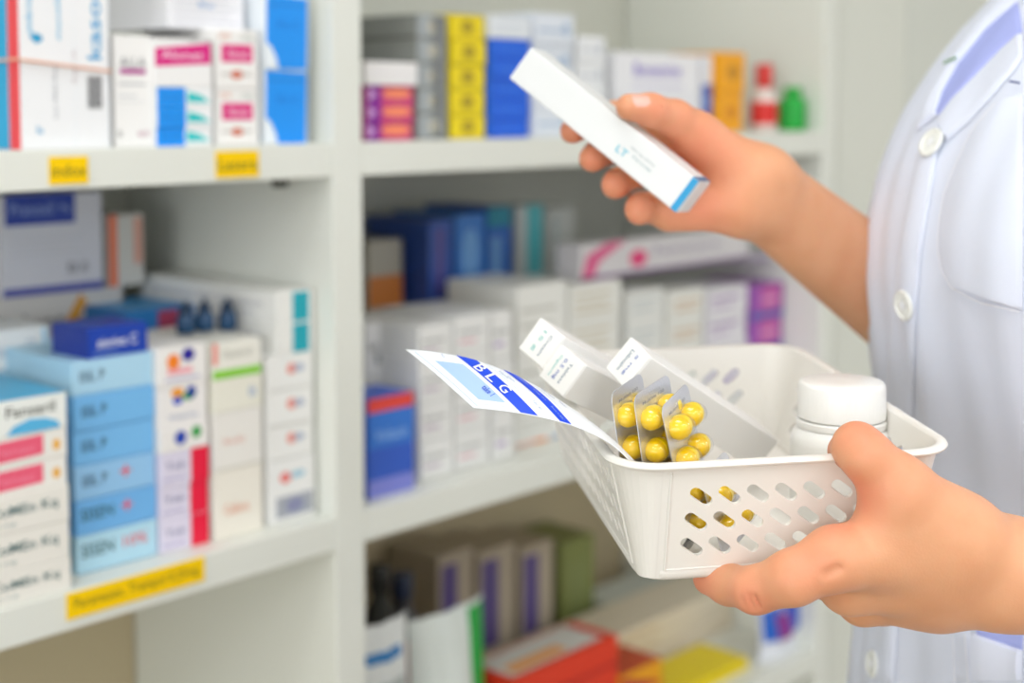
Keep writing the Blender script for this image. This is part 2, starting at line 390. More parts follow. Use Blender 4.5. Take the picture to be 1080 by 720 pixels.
zE = column(169, 223, .022, .10, [(y, 'lavender box with vivid red end panel, %s of three' % o, 'e4def0', rd()) for y, o in zip((545, 510, 474), ORD[3])] +
       [(449, 'thin white box with blue and green dots above the red panelled boxes', 'f2efec', logo3), (406, 'white box with orange, blue and green dot logo', 'f3f0ee', logo2), (364, 'white box with orange and purple logo topping its stack', 'f4f1ee', logo1)], Z2, xr=196)
zF = column(226, 279, .02, .10, [(494, 'cream box with orange lettering at the foot of its stack', 'f3eee2', [('F', 't', .45, .42, .5, .16, 'e8a184', 'Cefora')]),
    (432, 'off-white box with faint salmon lettering, second lowest of its stack', 'f1eee8', [('F', 't', .4, .5, .45, .12, 'e7b1a4', 'Ansolin'), ('F', 'r', .02, .02, .98, .05, 'd6d2c4')]),
    (398, 'cream box with small blue mark under the green striped box', 'f0eee0', [('F', 't', .8, .5, .15, .3, 'a9bbd8', 'B')]),
    (359, 'white box with lime green stripe and red corner', 'f2f0e6', [('F', 'r', .0, .02, 1, .26, '8fd644'), ('F', 'r', .0, .42, .1, 1, 'f08a7c'), ('F', 't', .5, .68, .6, .22, 'b9bab0', 'Gastrol')])], Z2, xr=252)
lg = [('F', 'o', .52, .6, .1, .16, 'ee9a8e'), ('F', 'o', .68, .6, .12, .12, 'b7bfd2'), ('F', 'r', .06, .02, .94, .06, 'd3d2cc')]
zG = column(283, 334, .02, .11, [(484, 'taller white box with grey picture at foot of last stack', 'f1f1ef', [('F', 'o', .35, .72, .12, .09, 'ec7f7c'), ('F', 'o', .62, .74, .16, .06, 'a9cfe0'), ('F', 'r', .15, .08, .95, .42, 'a9adb6'), ('F', '+o', .55, .25, .2, .12, '8b8fb0')])] +
    [(y, 'white box with pink dot logo, %s of three against the post' % o, 'f1f1ee', lg) for y, o in zip((448, 411, 374), ORD[3])], Z2, xr=308)
tl = lambda: [('F', 'r', .42, .04, .86, .96, '0ba7b8'), ('L', 't', .5, .6, .8, .2, 'b9bbc4', 'Solution for infusion'), ('L', 'r', .2, .25, .85, .3, 'c8cad0')]
s0, s1 = SH(291, 350, .022)[0], SH(336, 350, .022)[0]; zt = zG
for y, o in ((340, 'lower'), (306, 'upper')):
    z1 = SH(313, y, .022)[1]
    carton('long white box with teal end label, %s one on last stack' % o, s0, s1, zt, z1, .022, .20, 'eeeeea', tl(), 'teal labelled boxes', yaw=0); zt = z1
# on top of the blue stack
s0, s1 = SH(91, 365, .03)[0], SH(157, 365, .03)[0]
carton('royal blue box with white lettering lying on the blue stack', s0, s1, zB, SH(124, 343, .03)[1], .03, .05, '0d3fae',
       [('F', 't', .48, .5, .66, .34, 'eef2fb', 'sinrive C'), ('L', 'r', .0, 0, 1, 1, '0b2f94'), ('F', 'r', .08, .14, .5, .18, '7fa3dc')])
# behind: supports and boxes in the shade
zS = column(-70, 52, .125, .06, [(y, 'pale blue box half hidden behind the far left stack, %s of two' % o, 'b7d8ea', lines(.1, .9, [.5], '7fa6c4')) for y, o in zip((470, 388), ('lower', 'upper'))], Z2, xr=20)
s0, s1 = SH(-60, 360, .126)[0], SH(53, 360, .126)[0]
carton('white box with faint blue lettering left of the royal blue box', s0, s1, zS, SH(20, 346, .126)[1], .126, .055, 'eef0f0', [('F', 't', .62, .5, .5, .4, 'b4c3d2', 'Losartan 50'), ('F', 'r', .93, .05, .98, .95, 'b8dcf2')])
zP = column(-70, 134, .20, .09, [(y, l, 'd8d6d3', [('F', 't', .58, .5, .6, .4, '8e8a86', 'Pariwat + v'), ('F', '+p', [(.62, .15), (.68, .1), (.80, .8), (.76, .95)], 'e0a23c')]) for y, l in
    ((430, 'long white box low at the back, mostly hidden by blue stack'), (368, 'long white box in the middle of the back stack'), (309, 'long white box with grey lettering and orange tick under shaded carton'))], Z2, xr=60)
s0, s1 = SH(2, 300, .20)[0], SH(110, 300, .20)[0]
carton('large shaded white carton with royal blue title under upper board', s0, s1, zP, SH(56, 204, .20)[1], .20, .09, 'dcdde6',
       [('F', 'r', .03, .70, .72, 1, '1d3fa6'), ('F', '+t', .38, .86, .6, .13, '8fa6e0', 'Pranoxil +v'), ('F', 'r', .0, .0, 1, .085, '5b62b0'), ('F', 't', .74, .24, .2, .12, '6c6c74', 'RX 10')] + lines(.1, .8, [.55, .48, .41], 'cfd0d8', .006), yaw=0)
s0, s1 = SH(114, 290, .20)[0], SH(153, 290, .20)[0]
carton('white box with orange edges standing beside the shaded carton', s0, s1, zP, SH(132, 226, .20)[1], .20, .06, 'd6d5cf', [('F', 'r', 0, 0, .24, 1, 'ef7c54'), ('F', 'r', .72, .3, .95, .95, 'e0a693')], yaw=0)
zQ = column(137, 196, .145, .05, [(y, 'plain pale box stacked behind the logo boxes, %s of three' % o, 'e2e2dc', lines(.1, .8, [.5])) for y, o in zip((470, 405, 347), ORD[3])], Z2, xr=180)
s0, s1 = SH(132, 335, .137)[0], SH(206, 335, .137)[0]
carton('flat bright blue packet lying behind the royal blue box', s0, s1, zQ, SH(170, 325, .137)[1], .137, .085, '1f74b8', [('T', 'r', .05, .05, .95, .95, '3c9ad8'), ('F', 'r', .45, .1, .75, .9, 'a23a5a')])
for i, (x, lab) in enumerate(((196, 'dark blue dropper bottle, leftmost of three behind orange logo box'), (216, 'dark blue dropper bottle, middle one of three'), (240, 'dark blue dropper bottle, rightmost of three behind green striped box'))):
    zz = zE if x < 224 else zF
    s, _ = SH(x, 345, .07); b = MB(); c = SP(s, .07, zz + .0005)
    b.lathe(c, ZV, [(.0066, 0), (.0078, .001), (.0078, .012), (.0058, .0155)], mat('17466e', .25), 20)
    r = thing('dropper_bottle', c, lab, 'bottle', 'dropper bottles'); b.build('bottle_body', r, smooth=50)
    b = MB(); b.lathe(c, ZV, [(.0052, .0156), (.0052, .022), (.002, .0235), (.0016, .027)], mat('10304e', .35), 20); b.build('cap', r, smooth=50)
# ---- yellow shelf tags
def shelf_tag(x0, x1, y0, y1, label, txt, zt):
    s0, s1 = SH(x0, y0, 0)[0], SH(x1, y0, 0)[0]; xm = (x0 + x1) / 2; za, zb_ = SH(xm, y0, 0)[1], SH(xm, y1, 0)[1]
    za = min(za, zt - .001); zb_ = max(zb_, zt - TB + .001)
    c = SP((s0 + s1) / 2, -.0007, (za + zb_) / 2); b = MB()
    b.box(c, DV * ((s1 - s0) / 2), NV * .0005, ZV * ((za - zb_) / 2), mat('ffd200', .7, var=.02, spec=.2), .0003)
    put_text(b, txt, c - NV * .0006, DV, ZV, width=(s1 - s0) * .9, height=(za - zb_) * (.5 if len(txt) > 10 else .45), m=mat('8f7a10', .6, var=0), off=.0001)
    tag(b.build('shelf_tag', origin=c), label, 'shelf label', 'yellow shelf tags')
shelf_tag(51, 92, 165, 194, 'small yellow shelf tag under the tall rubber-banded carton', 'indox', Z1)
shelf_tag(227, 272, 159, 187, 'small yellow shelf tag under the small magenta labels', 'Lasera', Z1)
shelf_tag(69, 215, 606, 633, 'long yellow shelf tag below the blue stack', 'Paramasen, Trampol 0.25mg', Z2)
# ---- right bay, upper shelf
pu = lambda: [('F', 'r', .0, 0, .30, 1, '8d1a9c'), ('F', 'r', .3, 0, 1, 1, 'd6457e'), ('F', '+o', .64, .55, .32, .28, 'ff9268'), ('F', '+p', [(.02, .9), (.2, .5), (.02, .1)], 'd8a7e0')]
zH = column(387, 437, .03, .12, [(y, 'purple box with orange swirl, %s of three by the post' % o, 'c03a86', pu()) for y, o in zip(steps(147, 90, 3), ORD[3])], Z1)
s0, s1 = SH(385, 80, .028)[0], SH(441, 80, .028)[0]
carton('plain white box lying on the purple and orange boxes', s0, s1, zH, SH(412, 65, .028)[1], .028, .12, 'f4f2f2', lines(.1, .9, [.5], 'e6e4ea'))
gr = lambda: [('F', 'r', .04, .08, .96, .95, 'a3aaae'), ('F', '+r', .5, .08, .96, .95, '83878a'), ('F', '+o', .55, .5, .2, .3, 'c9c6b6'), ('L', 'r', 0, .0, 1, .1, '5f615c')]
column(440, 473, .03, .17, [(y, 'slate grey box with round cream mark, %s of five' % o, '8d908c', gr()) for y, o in zip(steps(146, 15, 5), ORD[5])], Z1, 'slate grey boxes')
ye = lambda: [('F', 'r', .0, .93, 1, 1, 'c9b400'), ('F', 'o', .5, .5, .2, .28, 'b39a12'), ('F', 'r', .1, .15, .9, .2, 'd8c41c')]
column(476, 513, .032, .12, [(y, 'bright yellow box, %s of the five yellow ones' % o, 'f2da06', ye()) for y, o in zip(steps(147, 15, 5), ORD[5])], Z1, 'yellow boxes')
bu = lambda: [('F', 'r', .1, .02, .9, .98, '0a5fe0'), ('F', '+t', .5, .5, .5, .25, '3d86ee', 'Dia')]
column(516, 560, .034, .12, [(y, 'strong blue box, %s of five beside the yellow stack' % o, '1a66dc', bu()) for y, o in zip(steps(147, 41, 5), ORD[5])] +
       [(17, 'white box resting on top of the strong blue stack', 'e4e9ee', lines(.1, .9, [.6, .3], 'b0bccb'))], Z1)
wb = lambda c: [('F', 'r', .1, .4, .7, .5, c), ('F', 'o', .8, .5, .1, .2, c)]
column(563, 606, .034, .12, [(y, 'pale blue-white box, %s of four behind the raised box' % o, 'dfe5ee', wb('a9bdd6')) for y, o in zip(steps(147, 14, 4), ORD[4])], Z1)
column(609, 640, .04, .10, [(y, 'small white box, %s of four left of the purple lettered carton' % o, 'eceef0', wb('c5c9d2')) for y, o in zip(steps(147, 38, 4), ORD[4])], Z1)
column(647, 738, .05, .11, [(100, 'white carton with green mark under the purple lettered carton', 'e9e9ee', [('F', 'r', .05, .5, .3, .8, '58a878'), ('F', 'r', .4, .2, .9, .3, 'c9c2de')]),
    (56, 'white carton with purple lettering just above the raised thumb', 'ececf0', [('F', 't', .5, .6, .55, .32, '7a5fc4', 'Bonamine'), ('F', 'r', .2, .18, .8, .24, 'c7c2de')])], Z1)
column(741, 752, .05, .06, [(58, 'slim white box with deep blue lower half beside the amber box', 'e6e8ee', [('F', 'r', 0, .15, 1, .62, '1f4fb0'), ('F', '+o', .5, .4, .3, .1, '6f96d8')])], Z1)
column(760, 786, .04, .08, [(98, 'amber yellow box, lower one beside the red bottle', 'f5a90c', [('F', 'o', .5, .5, .25, .2, 'd98a10')]), (55, 'amber yellow box, upper one beside the red bottle', 'f5a90c', [('F', 'o', .5, .5, .25, .2, 'c98a16')])], Z1)
def bottle(x, u, z0, yt, r, label, cols, name='medicine_bottle', wide=.62):
    s, z1 = SH(x, yt, u); c = SP(s, u, z0 + .0004); h = z1 - z0
    t = thing(name, c, label, 'bottle')
    b = MB(); b.lathe(c, ZV, [(r * .93, 0), (r, .003), (r, h * wide), (r * .9, h * (wide + .06)), (r * .5, h * (wide + .14)), (r * .5, h * (wide + .17))], mat(cols[0], .3), 28); b.build('bottle_body', t, smooth=50)
    b = MB(); b.lathe(c, ZV, [(r * 1.012, h * .10), (r * 1.014, h * .11), (r * 1.014, h * (wide - .05)), (r * 1.012, h * (wide - .04))], mat(cols[1], .4), 28); b.build('label', t, smooth=50)
    b = MB(); b.lathe(c, ZV, [(r * .62, h * (wide + .172)), (r * .64, h * (wide + .18)), (r * .64, h * .985), (r * .58, h)], mat(cols[2], .35), 28); b.build('cap', t, smooth=50)
bottle(806, .05, Z1, 68, .0165, 'white bottle with red label and red cap beside amber boxes', ('e9dcd6', 'd8231c', 'd6302a'), wide=.48)
bottle(836, .03, Z1, 92, .0168, 'small green bottle at the right end of the upper shelf', ('0fae3c', '0aa838', '2fb64a'), wide=.66)
# ---- right bay, middle shelf, front row
TOPS = []
column(387, 437, .02, .05, [(417, 'blue and red medicine carton standing beside the post', '2f5cc4', [('F', 'r', .0, .86, 1, 1, 'e2453a'), ('F', 'r', .0, .0, 1, .18, '7f86d6'), ('F', '+r', .0, .5, 1, .86, '2f74d0'), ('F', '+t', .5, .62, .7, .12, '8fb6ea', 'Voltacin')], 0)], Z2)
gz = column(386, 406, .085, .1, [(y, 'white printed box behind the blue and red carton, %s of three' % o, 'e6e6e4', [('F', 't', .45, .55, .6, .2, '9a9c98', 'Amlodac'), ('F', 'o', .7, .3, .12, .12, '6f7674')]) for y, o in zip((455, 395, 340), ORD[3])], Z2)
for gi, (xa, xb, yy, cc) in enumerate(((443, 479, (466, 425, 384, 342), 'b8a4b8'), (481, 518, (460, 418, 376, 332), 'e0a8b4'), (520, 543, (440, 385, 328), 'b098c8'))):
    nm = ('first', 'second', 'third')[gi]
    column(xa, xb, .03, .1, [(y, 'white printed box, %s in the %s stack right of the blue carton' % (o, nm), 'e8e8e6', [('F', 'r', .1, .55, .8, .62, 'a9aaa8'), ('F', 'r', .1, .3, .6, .38, cc), ('F', 'r', .03, .02, .97, .05, 'c9cac6')]) for y, o in zip(yy, ORD[len(yy)])], Z2, even=True)
column(545, 598, .05, .10, [(462, 'white box with orange and blue print on middle shelf behind the paper', 'e9e7e2', [('F', 'p', [(.0, .3), (.0, .62), (.42, .9), (.62, .9), (.62, .1), (.42, .1), (.4, .5)], 'f07a44'), ('F', 'o', .85, .5, .14, .3, '2c72b8'), ('F', '+o', .5, .15, .12, .12, 'f0c03a')])] +
       [(y, 'white box with cream side, %s of three above the orange and blue print' % o, 'e9e9e4', lines(.1, .8, [.6, .35], 'c4c4bc', .03)) for y, o in zip((430, 365, 299), ORD[3])], Z2)
TOPS.append(column(600, 655, .05, .10, [(y, 'white box with sand coloured text, %s in the stack behind the cartons' % o, 'e6e6e0', lines(.1, .8, [.7, .45, .25], 'c6b89a', .03)) for y, o in zip((455, 405, 350, 298), ORD[4])], Z2, even=True))
TOPS.append(column(662, 700, .05, .10, [(y, 'grey-white box, %s in the stack just right of sand lettered ones' % o, 'e3e4e0', lines(.1, .8, [.7, .4], 'b9c2c6', .04)) for y, o in zip((450, 400, 352, 306), ORD[4])], Z2, even=True))
TOPS.append(column(703, 742, .05, .10, [(y, 'white box with tan print, %s in its stack above the basket' % o, 'e4e4de', lines(.2, .9, [.6, .35], 'c9ac8c', .05)) for y, o in zip((446, 398, 350, 306), ORD[4])], Z2, even=True))
TOPS.append(column(745, 788, .05, .10, [(y, 'white box with mauve script, %s in its stack by the forearm' % o, 'dfdde2', [('F', 'r', .1, .55, .8, .68, '9d7fae'), ('F', 'r', .1, .25, .6, .36, 'b9a5c4')]) for y, o in zip((440, 392, 345, 303), ORD[4])], Z2, even=True))
TOPS.append(column(791, 832, .05, .10, [(y, 'violet and pink box with blue foot, %s of three at right end' % o, '9a4fae', [('F', 'r', .3, .2, .9, .95, 'c0569e'), ('F', 'r', 0, 0, 1, .2, '3f5fae'), ('F', '+r', .36, .5, .8, .6, 'dba8cf')]) for y, o in zip((418, 360, 300), ORD[3])], Z2, even=True))
ZF = max(TOPS)
# back row
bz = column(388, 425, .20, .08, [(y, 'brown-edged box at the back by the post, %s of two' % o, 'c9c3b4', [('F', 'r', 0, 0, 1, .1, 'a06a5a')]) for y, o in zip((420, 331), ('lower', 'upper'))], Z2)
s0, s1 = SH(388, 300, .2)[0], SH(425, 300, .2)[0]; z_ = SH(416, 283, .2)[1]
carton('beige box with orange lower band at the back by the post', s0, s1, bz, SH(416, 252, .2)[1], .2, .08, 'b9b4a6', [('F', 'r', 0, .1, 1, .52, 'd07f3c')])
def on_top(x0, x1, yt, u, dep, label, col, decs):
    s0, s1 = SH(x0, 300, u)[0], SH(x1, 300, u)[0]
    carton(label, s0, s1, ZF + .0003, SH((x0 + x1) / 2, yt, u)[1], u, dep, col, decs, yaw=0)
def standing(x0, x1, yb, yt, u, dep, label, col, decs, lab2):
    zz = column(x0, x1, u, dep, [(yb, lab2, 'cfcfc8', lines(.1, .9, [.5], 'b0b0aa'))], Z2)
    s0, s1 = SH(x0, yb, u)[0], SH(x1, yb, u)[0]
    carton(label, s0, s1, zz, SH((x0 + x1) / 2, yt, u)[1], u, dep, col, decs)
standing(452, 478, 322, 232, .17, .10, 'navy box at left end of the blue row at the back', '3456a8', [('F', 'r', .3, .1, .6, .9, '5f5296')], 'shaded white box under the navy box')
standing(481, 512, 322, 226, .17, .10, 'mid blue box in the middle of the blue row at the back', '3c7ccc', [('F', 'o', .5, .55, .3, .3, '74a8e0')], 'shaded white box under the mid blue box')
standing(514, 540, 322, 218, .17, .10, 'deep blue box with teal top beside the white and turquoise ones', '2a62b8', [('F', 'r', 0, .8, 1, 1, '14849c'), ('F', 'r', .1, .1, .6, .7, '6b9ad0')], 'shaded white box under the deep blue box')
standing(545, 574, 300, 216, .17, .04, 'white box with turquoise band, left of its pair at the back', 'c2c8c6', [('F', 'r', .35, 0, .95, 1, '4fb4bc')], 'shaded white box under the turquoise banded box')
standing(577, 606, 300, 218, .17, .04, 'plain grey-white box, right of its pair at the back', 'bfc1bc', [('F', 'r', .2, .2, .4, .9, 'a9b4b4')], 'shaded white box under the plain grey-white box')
on_top(612, 790, 249, .065, .035, 'long white box with pink end lying across the back row', 'd3d0d2', [('F', 'p', [(0, 0), (.03, .7), (.14, 1), (.24, 1), (.1, .5), (.06, 0)], 'd85c8c'), ('F', 'o', .31, .45, .05, .25, 'dc3a78'), ('F', 't', .6, .6, .4, .3, 'a9a0b4', 'Femicare'), ('F', 'r', 0, 0, 1, .1, '7a5a8c')])
on_top(793, 832, 272, .06, .06, 'white box with violet leaf behind the violet and pink boxes', 'd6d0dc', [('F', 'p', [(.0, 0), (.45, 0), (.4, .9), (.1, .4)], '6a1f9c')])
# ---- right bay, lowest shelf in view
def stackz(x0, x1, yt, u, dep, n, label, col, decs, group=None):
    return column(x0, x1, u, dep, [(y, label % o if '%s' in label else label, col, decs) for y, o in zip(steps(SH_y(x0, x1, u, Z3), yt, n), ORD.get(n, ['only']))], Z3, group)
def SH_y(x0, x1, u, z):
    s = SH((x0 + x1) / 2, 700, u)[0]; return proj(SP(s, u, z))[1]
stackz(540, 652, 694, .05, .065, 3, 'flat red box with white and orange top, %s of three', 'e23a1e', [('T', 'r', .04, .12, .9, .95, 'dcdcd8'), ('T', '+r', .1, .2, .6, .5, 'f0a860'), ('F', 'r', .0, .0, 1, .2, 'c42416')])
stackz(656, 700, 704, .045, .06, 2, 'orange-yellow box right of the red boxes, %s of two', 'e8a010', [('F', 'p', [(0, 0), (1, 0), (0, .9)], 'b01c2c'), ('T', 'r', 0, 0, 1, 1, 'c8502c')])
stackz(552, 776, 664, .12, .075, 3, 'wide cream carton behind the red boxes, %s of three', 'e2d6c0', [('T', 'r', .02, .02, .98, .98, 'eadfca'), ('F', 'r', .1, .3, .6, .5, 'c9b088')])
stackz(714, 790, 712, .03, .07, 2, 'yellow box under the basket hand, %s of two', 'ecd40a', [('F', 'r', 0, .9, 1, 1, 'd8c004')])
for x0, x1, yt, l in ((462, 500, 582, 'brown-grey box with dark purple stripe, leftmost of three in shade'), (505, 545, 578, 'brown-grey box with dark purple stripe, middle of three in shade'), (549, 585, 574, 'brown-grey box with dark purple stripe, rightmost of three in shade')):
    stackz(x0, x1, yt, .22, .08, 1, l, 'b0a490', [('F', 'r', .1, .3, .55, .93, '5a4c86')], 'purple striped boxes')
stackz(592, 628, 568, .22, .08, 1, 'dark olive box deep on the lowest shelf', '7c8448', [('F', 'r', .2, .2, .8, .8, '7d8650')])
stackz(640, 800, 604, .20, .05, 2, 'wide box with teal stripe below the basket, %s of two', 'c9cfc8', [('F', 'r', 0, .35, 1, .95, '0f7f92'), ('F', '+r', .1, .6, .5, .7, '5fa8b4')])
def pouch(x0, x1, yt, u, label, col, decs, thick=.03, taper=.72):
    s0, s1 = SH(x0, 700, u)[0], SH(x1, 700, u)[0]; z1 = SH((x0 + x1) / 2, yt, u)[1]; h = z1 - Z3
    c = SP((s0 + s1) / 2, u + thick / 2, Z3); hw = (s1 - s0) / 2
    o = thing('medicine_pouch', c, label, 'pouch')
    def P(a, b, side):
        k = math.sin(PI * min(1, max(0, (a + 1) / 2))) ** .5
        t = thick / 2 * k * (math.cos(b * PI / 2) ** .6 if b < 1 else 0) + .0006
        wv = .0015 * math.sin(a * 9 + b * 5)
        return c + DV * (hw * a * (1 - .06 * math.sin(b * PI))) + ZV * (h * b + .0002 + .004 * a * a * b) + NV * (side * t + wv)
    for side, nm in ((-1, 'pouch_front'), (1, 'pouch_back')):
        b = MB(); b.grid([[P(-1 + 2 * i / 16, j / 14, side) for i in range(17)] for j in range(15)], mat(col, .3, var=.05)); b.build(nm, o, smooth=60)
    for n_, (a0, b0, a1, b1, cc) in enumerate(decs):
        b = MB(); b.grid([[P(a0 + (a1 - a0) * i / 8, b0 + (b1 - b0) * j / 8, -1) - NV * (.0008 + .0004 * n_) for i in range(9)] for j in range(9)], mat(cc, .35)); b.build('printed_panel', o, smooth=60)
pouch(386, 441, 662, .03, 'white pouch with blue lettering band standing next to the post', 'dfe2e0', [(-.8, .84, .6, .89, '2f78b4'), (-.7, .4, .7, .75, 'a9b0ae')])
pouch(446, 524, 650, .06, 'white and green medicine pouch beside the red boxes', 'e4ebe6', [(.50, .2, .97, .98, '17a53e')], .04)
pouch(806, 848, 638, .02, 'white pouch with blue wings and magenta centre under the hand', 'dfe2ea', [(-.9, .35, -.05, .97, '1c62c8'), (.05, .35, .9, .97, '2452c0'), (-.35, .3, .3, .82, '8a2a8c')], .02)
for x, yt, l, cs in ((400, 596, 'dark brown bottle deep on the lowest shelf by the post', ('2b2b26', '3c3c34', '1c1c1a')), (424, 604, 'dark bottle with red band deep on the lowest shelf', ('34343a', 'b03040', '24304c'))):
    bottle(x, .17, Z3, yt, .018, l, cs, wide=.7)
# ------------------------------------------------------------------ room and lamps
def slab(name, s0, s1, u0, u1, z0, z1, m):
    b = MB(); b.box(SP((s0 + s1) / 2, (u0 + u1) / 2, (z0 + z1) / 2), DV * ((s1 - s0) / 2), NV * ((u1 - u0) / 2), ZV * ((z1 - z0) / 2), m)
    return struct(b.build(name))
fm = mat('9c8f7a', .3, var=.06, name='floor_tile')
slab('floor', -9.0, 5.4, -9.0, .45, -.06, 0, fm)
slab('ceiling', -5.4, 3.4, -3.8, .45, 2.7, 2.76, mat('f2f2ee', .8, var=.01))
slab('wall_back', -3.0, 3.4, .345, .45, 0, 2.7, mat('dcdcd4', .8, var=.02))
slab('wall_right', 3.3, 3.4, -3.8, .345, 0, 2.7, mat('e2e2dc', .8, var=.02))
slab('baseboard_back', S2 + .96, 3.3, .33, .3448, 0, .09, mat('e8e8e2', .4))
lab = ['above the shelving aisle', 'behind the photographer', 'far back on the right', 'far left', 'behind on the right', 'behind the aisle', 'in the far corner behind the photographer', 'nearest the shop front']
glow = emit('fafcff', 6.4)
for (s, u), l in zip(((-.55, -.55), (-.6, -1.9), (1.9, -2.6), (-1.9, -.9), (.9, -2.1), (-.1, -3.3), (-1.7, -2.1), (-.7, -2.8)), lab):
    c = SP(s, u, 2.7)
    t = thing('ceiling_light', c, 'square white ceiling light panel ' + l, 'ceiling light', 'ceiling light panels')
    b = MB(); b.box(c - ZV * .012, DV * .31, NV * .31, ZV * .011, mat('f4f4f0', .4), .002); b.build('light_frame', t)
    b = MB(); b.box(c - ZV * .026, DV * .29, NV * .29, ZV * .002, glow); b.build('diffuser', t)
w = bpy.data.worlds.new('daylight'); SC.world = w; w.use_nodes = True
bg = w.node_tree.nodes['Background']; bg.inputs['Color'].default_value = (.93, .97, 1, 1); bg.inputs['Strength'].default_value = 1.1

# added area lamp at the left end of the room, fills camera-facing sides
la = bpy.data.lights.new('added_front_fill', 'AREA'); la.shape = 'RECTANGLE'; la.size = 3.2; la.size_y = 2.1; la.energy = 60; la.color = (.97, .985, 1)
lo_ = bpy.data.objects.new('added_front_fill', la); COL.objects.link(lo_); lo_.location = SP(-5.35, -2.2, 1.55)
lo_.rotation_euler = (DV).to_track_quat('-Z', 'Y').to_euler()
# ------------------------------------------------------------------ basket
BO = W(654.7, 494.5, .6447); 
def _R(a, b, c):
    return Matrix.Rotation(a, 3, 'Z') @ Matrix.Rotation(b, 3, 'X') @ Matrix.Rotation(c, 3, 'Y')
BM = _R(.15648, .05639, -.01467)
BW, BD, BH, BT = .1604, .2227, .0581, .0128
BX, BY, BZ = BM @ Vector((1, 0, 0)), BM @ Vector((0, 1, 0)), BM @ Vector((0, 0, 1))
def BL(x, y, z): return BO + BM @ Vector((x, y, z))
plastic = mat('f0ede6', .32, var=.01, sss=.15)
def outline(f, rad=.018, inset=0.0, n=8):
    """rounded rectangle at height fraction f (0 rim, 1 floor); list of (x, y), front side first, counter-clockwise"""
    t = BT * f + inset; x0, x1, y0, y1 = t, BW - t, t, BD - t; r = rad - inset * .5
    pts = []
    for cx, cy, a0 in ((x1 - r, y0 + r, -90), (x1 - r, y1 - r, 0), (x0 + r, y1 - r, 90), (x0 + r, y0 + r, 180)):
        for i in range(n + 1):
            a = math.radians(a0 + 90 * i / n); pts.append((cx + r * math.cos(a), cy + r * math.sin(a)))
    return pts
bk = thing('basket', BL(BW / 2, BD / 2, -BH), 'white plastic basket with slanted oval slots, held over the forearm of the pharmacist', 'basket')
bk['label'] = 'white plastic basket with slanted slots, resting on the left hand of the person'
wall = MB()
R_ = .020
def WP(side, a, h):
    """point on a straight wall: a metres along from its left end (seen from outside), h 0 at rim .. 1 floor"""
    t = BT * h; z = -BH * h
    if side == 0: return BL(R_ + a, t, z)
    if side == 1: return BL(BW - t, R_ + a, z)
    if side == 2: return BL(BW - R_ - a, BD - t, z)
    return BL(t, BD - R_ - a, z)
def slotted(side, L, rows, x_first, pitch, count, slope, ln, wd):
    # outline plus slots in (a, h) metres, cut by constrained triangulation
    vs = [Vector((0, 0)), Vector((L, 0)), Vector((L, BH)), Vector((0, BH))]; edges = [(0, 1), (1, 2), (2, 3), (3, 0)]
    holes = []
    for r, (hy, sh) in enumerate(rows):
        for i in range(count):
            cx = x_first + i * pitch + sh
            if cx < ln * .6 or cx > L - ln * .6: continue
            k = len(vs); pts = []
            dx, dy = math.cos(slope), math.sin(slope)
            for e, a0 in ((1, -90), (-1, 90)):
                for q in range(7):
                    a = math.radians(a0 + 180 * q / 6)
                    u, v = e * (ln - wd) / 2 + wd / 2 * math.cos(a), wd / 2 * math.sin(a)
                    pts.append(Vector((cx + u * dx - v * dy, hy + u * dy + v * dx)))
            vs += pts; edges += [(k + q, k + (q + 1) % 14) for q in range(14)]; holes.append((cx, hy, dx, dy))
    # steiner grid keeps triangles even
    ov, oe, of, *_ = delaunay_2d_cdt(vs, edges, [], 0, 1e-7)
    fs = []
    for f in of:
        c = sum((ov[i] for i in f), Vector((0, 0))) / len(f)
        if not (0 < c.x < L and 0 < c.y < BH): continue
        ins = False
        for cx, hy, dx, dy in holes:
            u = (c.x - cx) * dx + (c.y - hy) * dy; v = -(c.x - cx) * dy + (c.y - hy) * dx
            uu = max(0, abs(u) - (ln - wd) / 2)
            if uu * uu + v * v < (wd / 2) ** 2: ins = True; break
        if not ins: fs.append(list(f))
    k = len(wall.v)
    wall.add([WP(side, p.x, p.y / BH) for p in ov], [f[::-1] for f in fs], plastic)
Lf, Ls = BW - 2 * R_, BD - 2 * R_
rows_f = [(.0165, .0015), (.0295, 0), (.0425, -.0012)]
slotted(0, Lf, rows_f, .0175, .01365, 9, math.radians(38), .0128, .0052)
slotted(2, Lf, rows_f, .0175, .01365, 9, math.radians(38), .0128, .0052)
slotted(1, Ls, rows_f, .0150, .01365, 14, math.radians(38), .0128, .0052)
slotted(3, Ls, rows_f, .0150, .01365, 14, math.radians(38), .0128, .0052)
# rounded corners of the wall
for ci in range(4):
    rows = []
    for h in (0, .25, .5, .75, 1):
        o = outline(h, R_, 0, 8)
        t = BT * h
        # straight walls end at fixed R_ from the rim's corners: keep the same end points
        ends = {0: ((BW - R_, t), (BW - t, R_)), 1: ((BW - t, BD - R_), (BW - R_, BD - t)), 2: ((R_, BD - t), (t, BD - R_)), 3: ((t, R_), (R_, t))}[ci]
        (ax, ay), (bx, by) = ends; row = []
        cx, cy = {0: (ax, by), 1: (bx, ay), 2: (ax, by), 3: (bx, ay)}[ci]
        for i in range(9):
            f = i / 8 * PI / 2
            row.append(BL(cx + (ax - cx) * math.cos(f) + (bx - cx) * math.sin(f), cy + (ay - cy) * math.cos(f) + (by - cy) * math.sin(f), -BH * h))
        rows.append(row)
    wall.grid(rows[::-1], plastic)
wo = wall.build('wall', bk, merge=.00003, recalc=True)
bm = bmesh.new(); bm.from_mesh(wo.data)
cen = BL(BW / 2, BD / 2, -BH / 2) - bk.location
bm.faces.ensure_lookup_table()
fl = [f for f in bm.faces if f.normal.dot(f.calc_center_median() - cen) < 0]
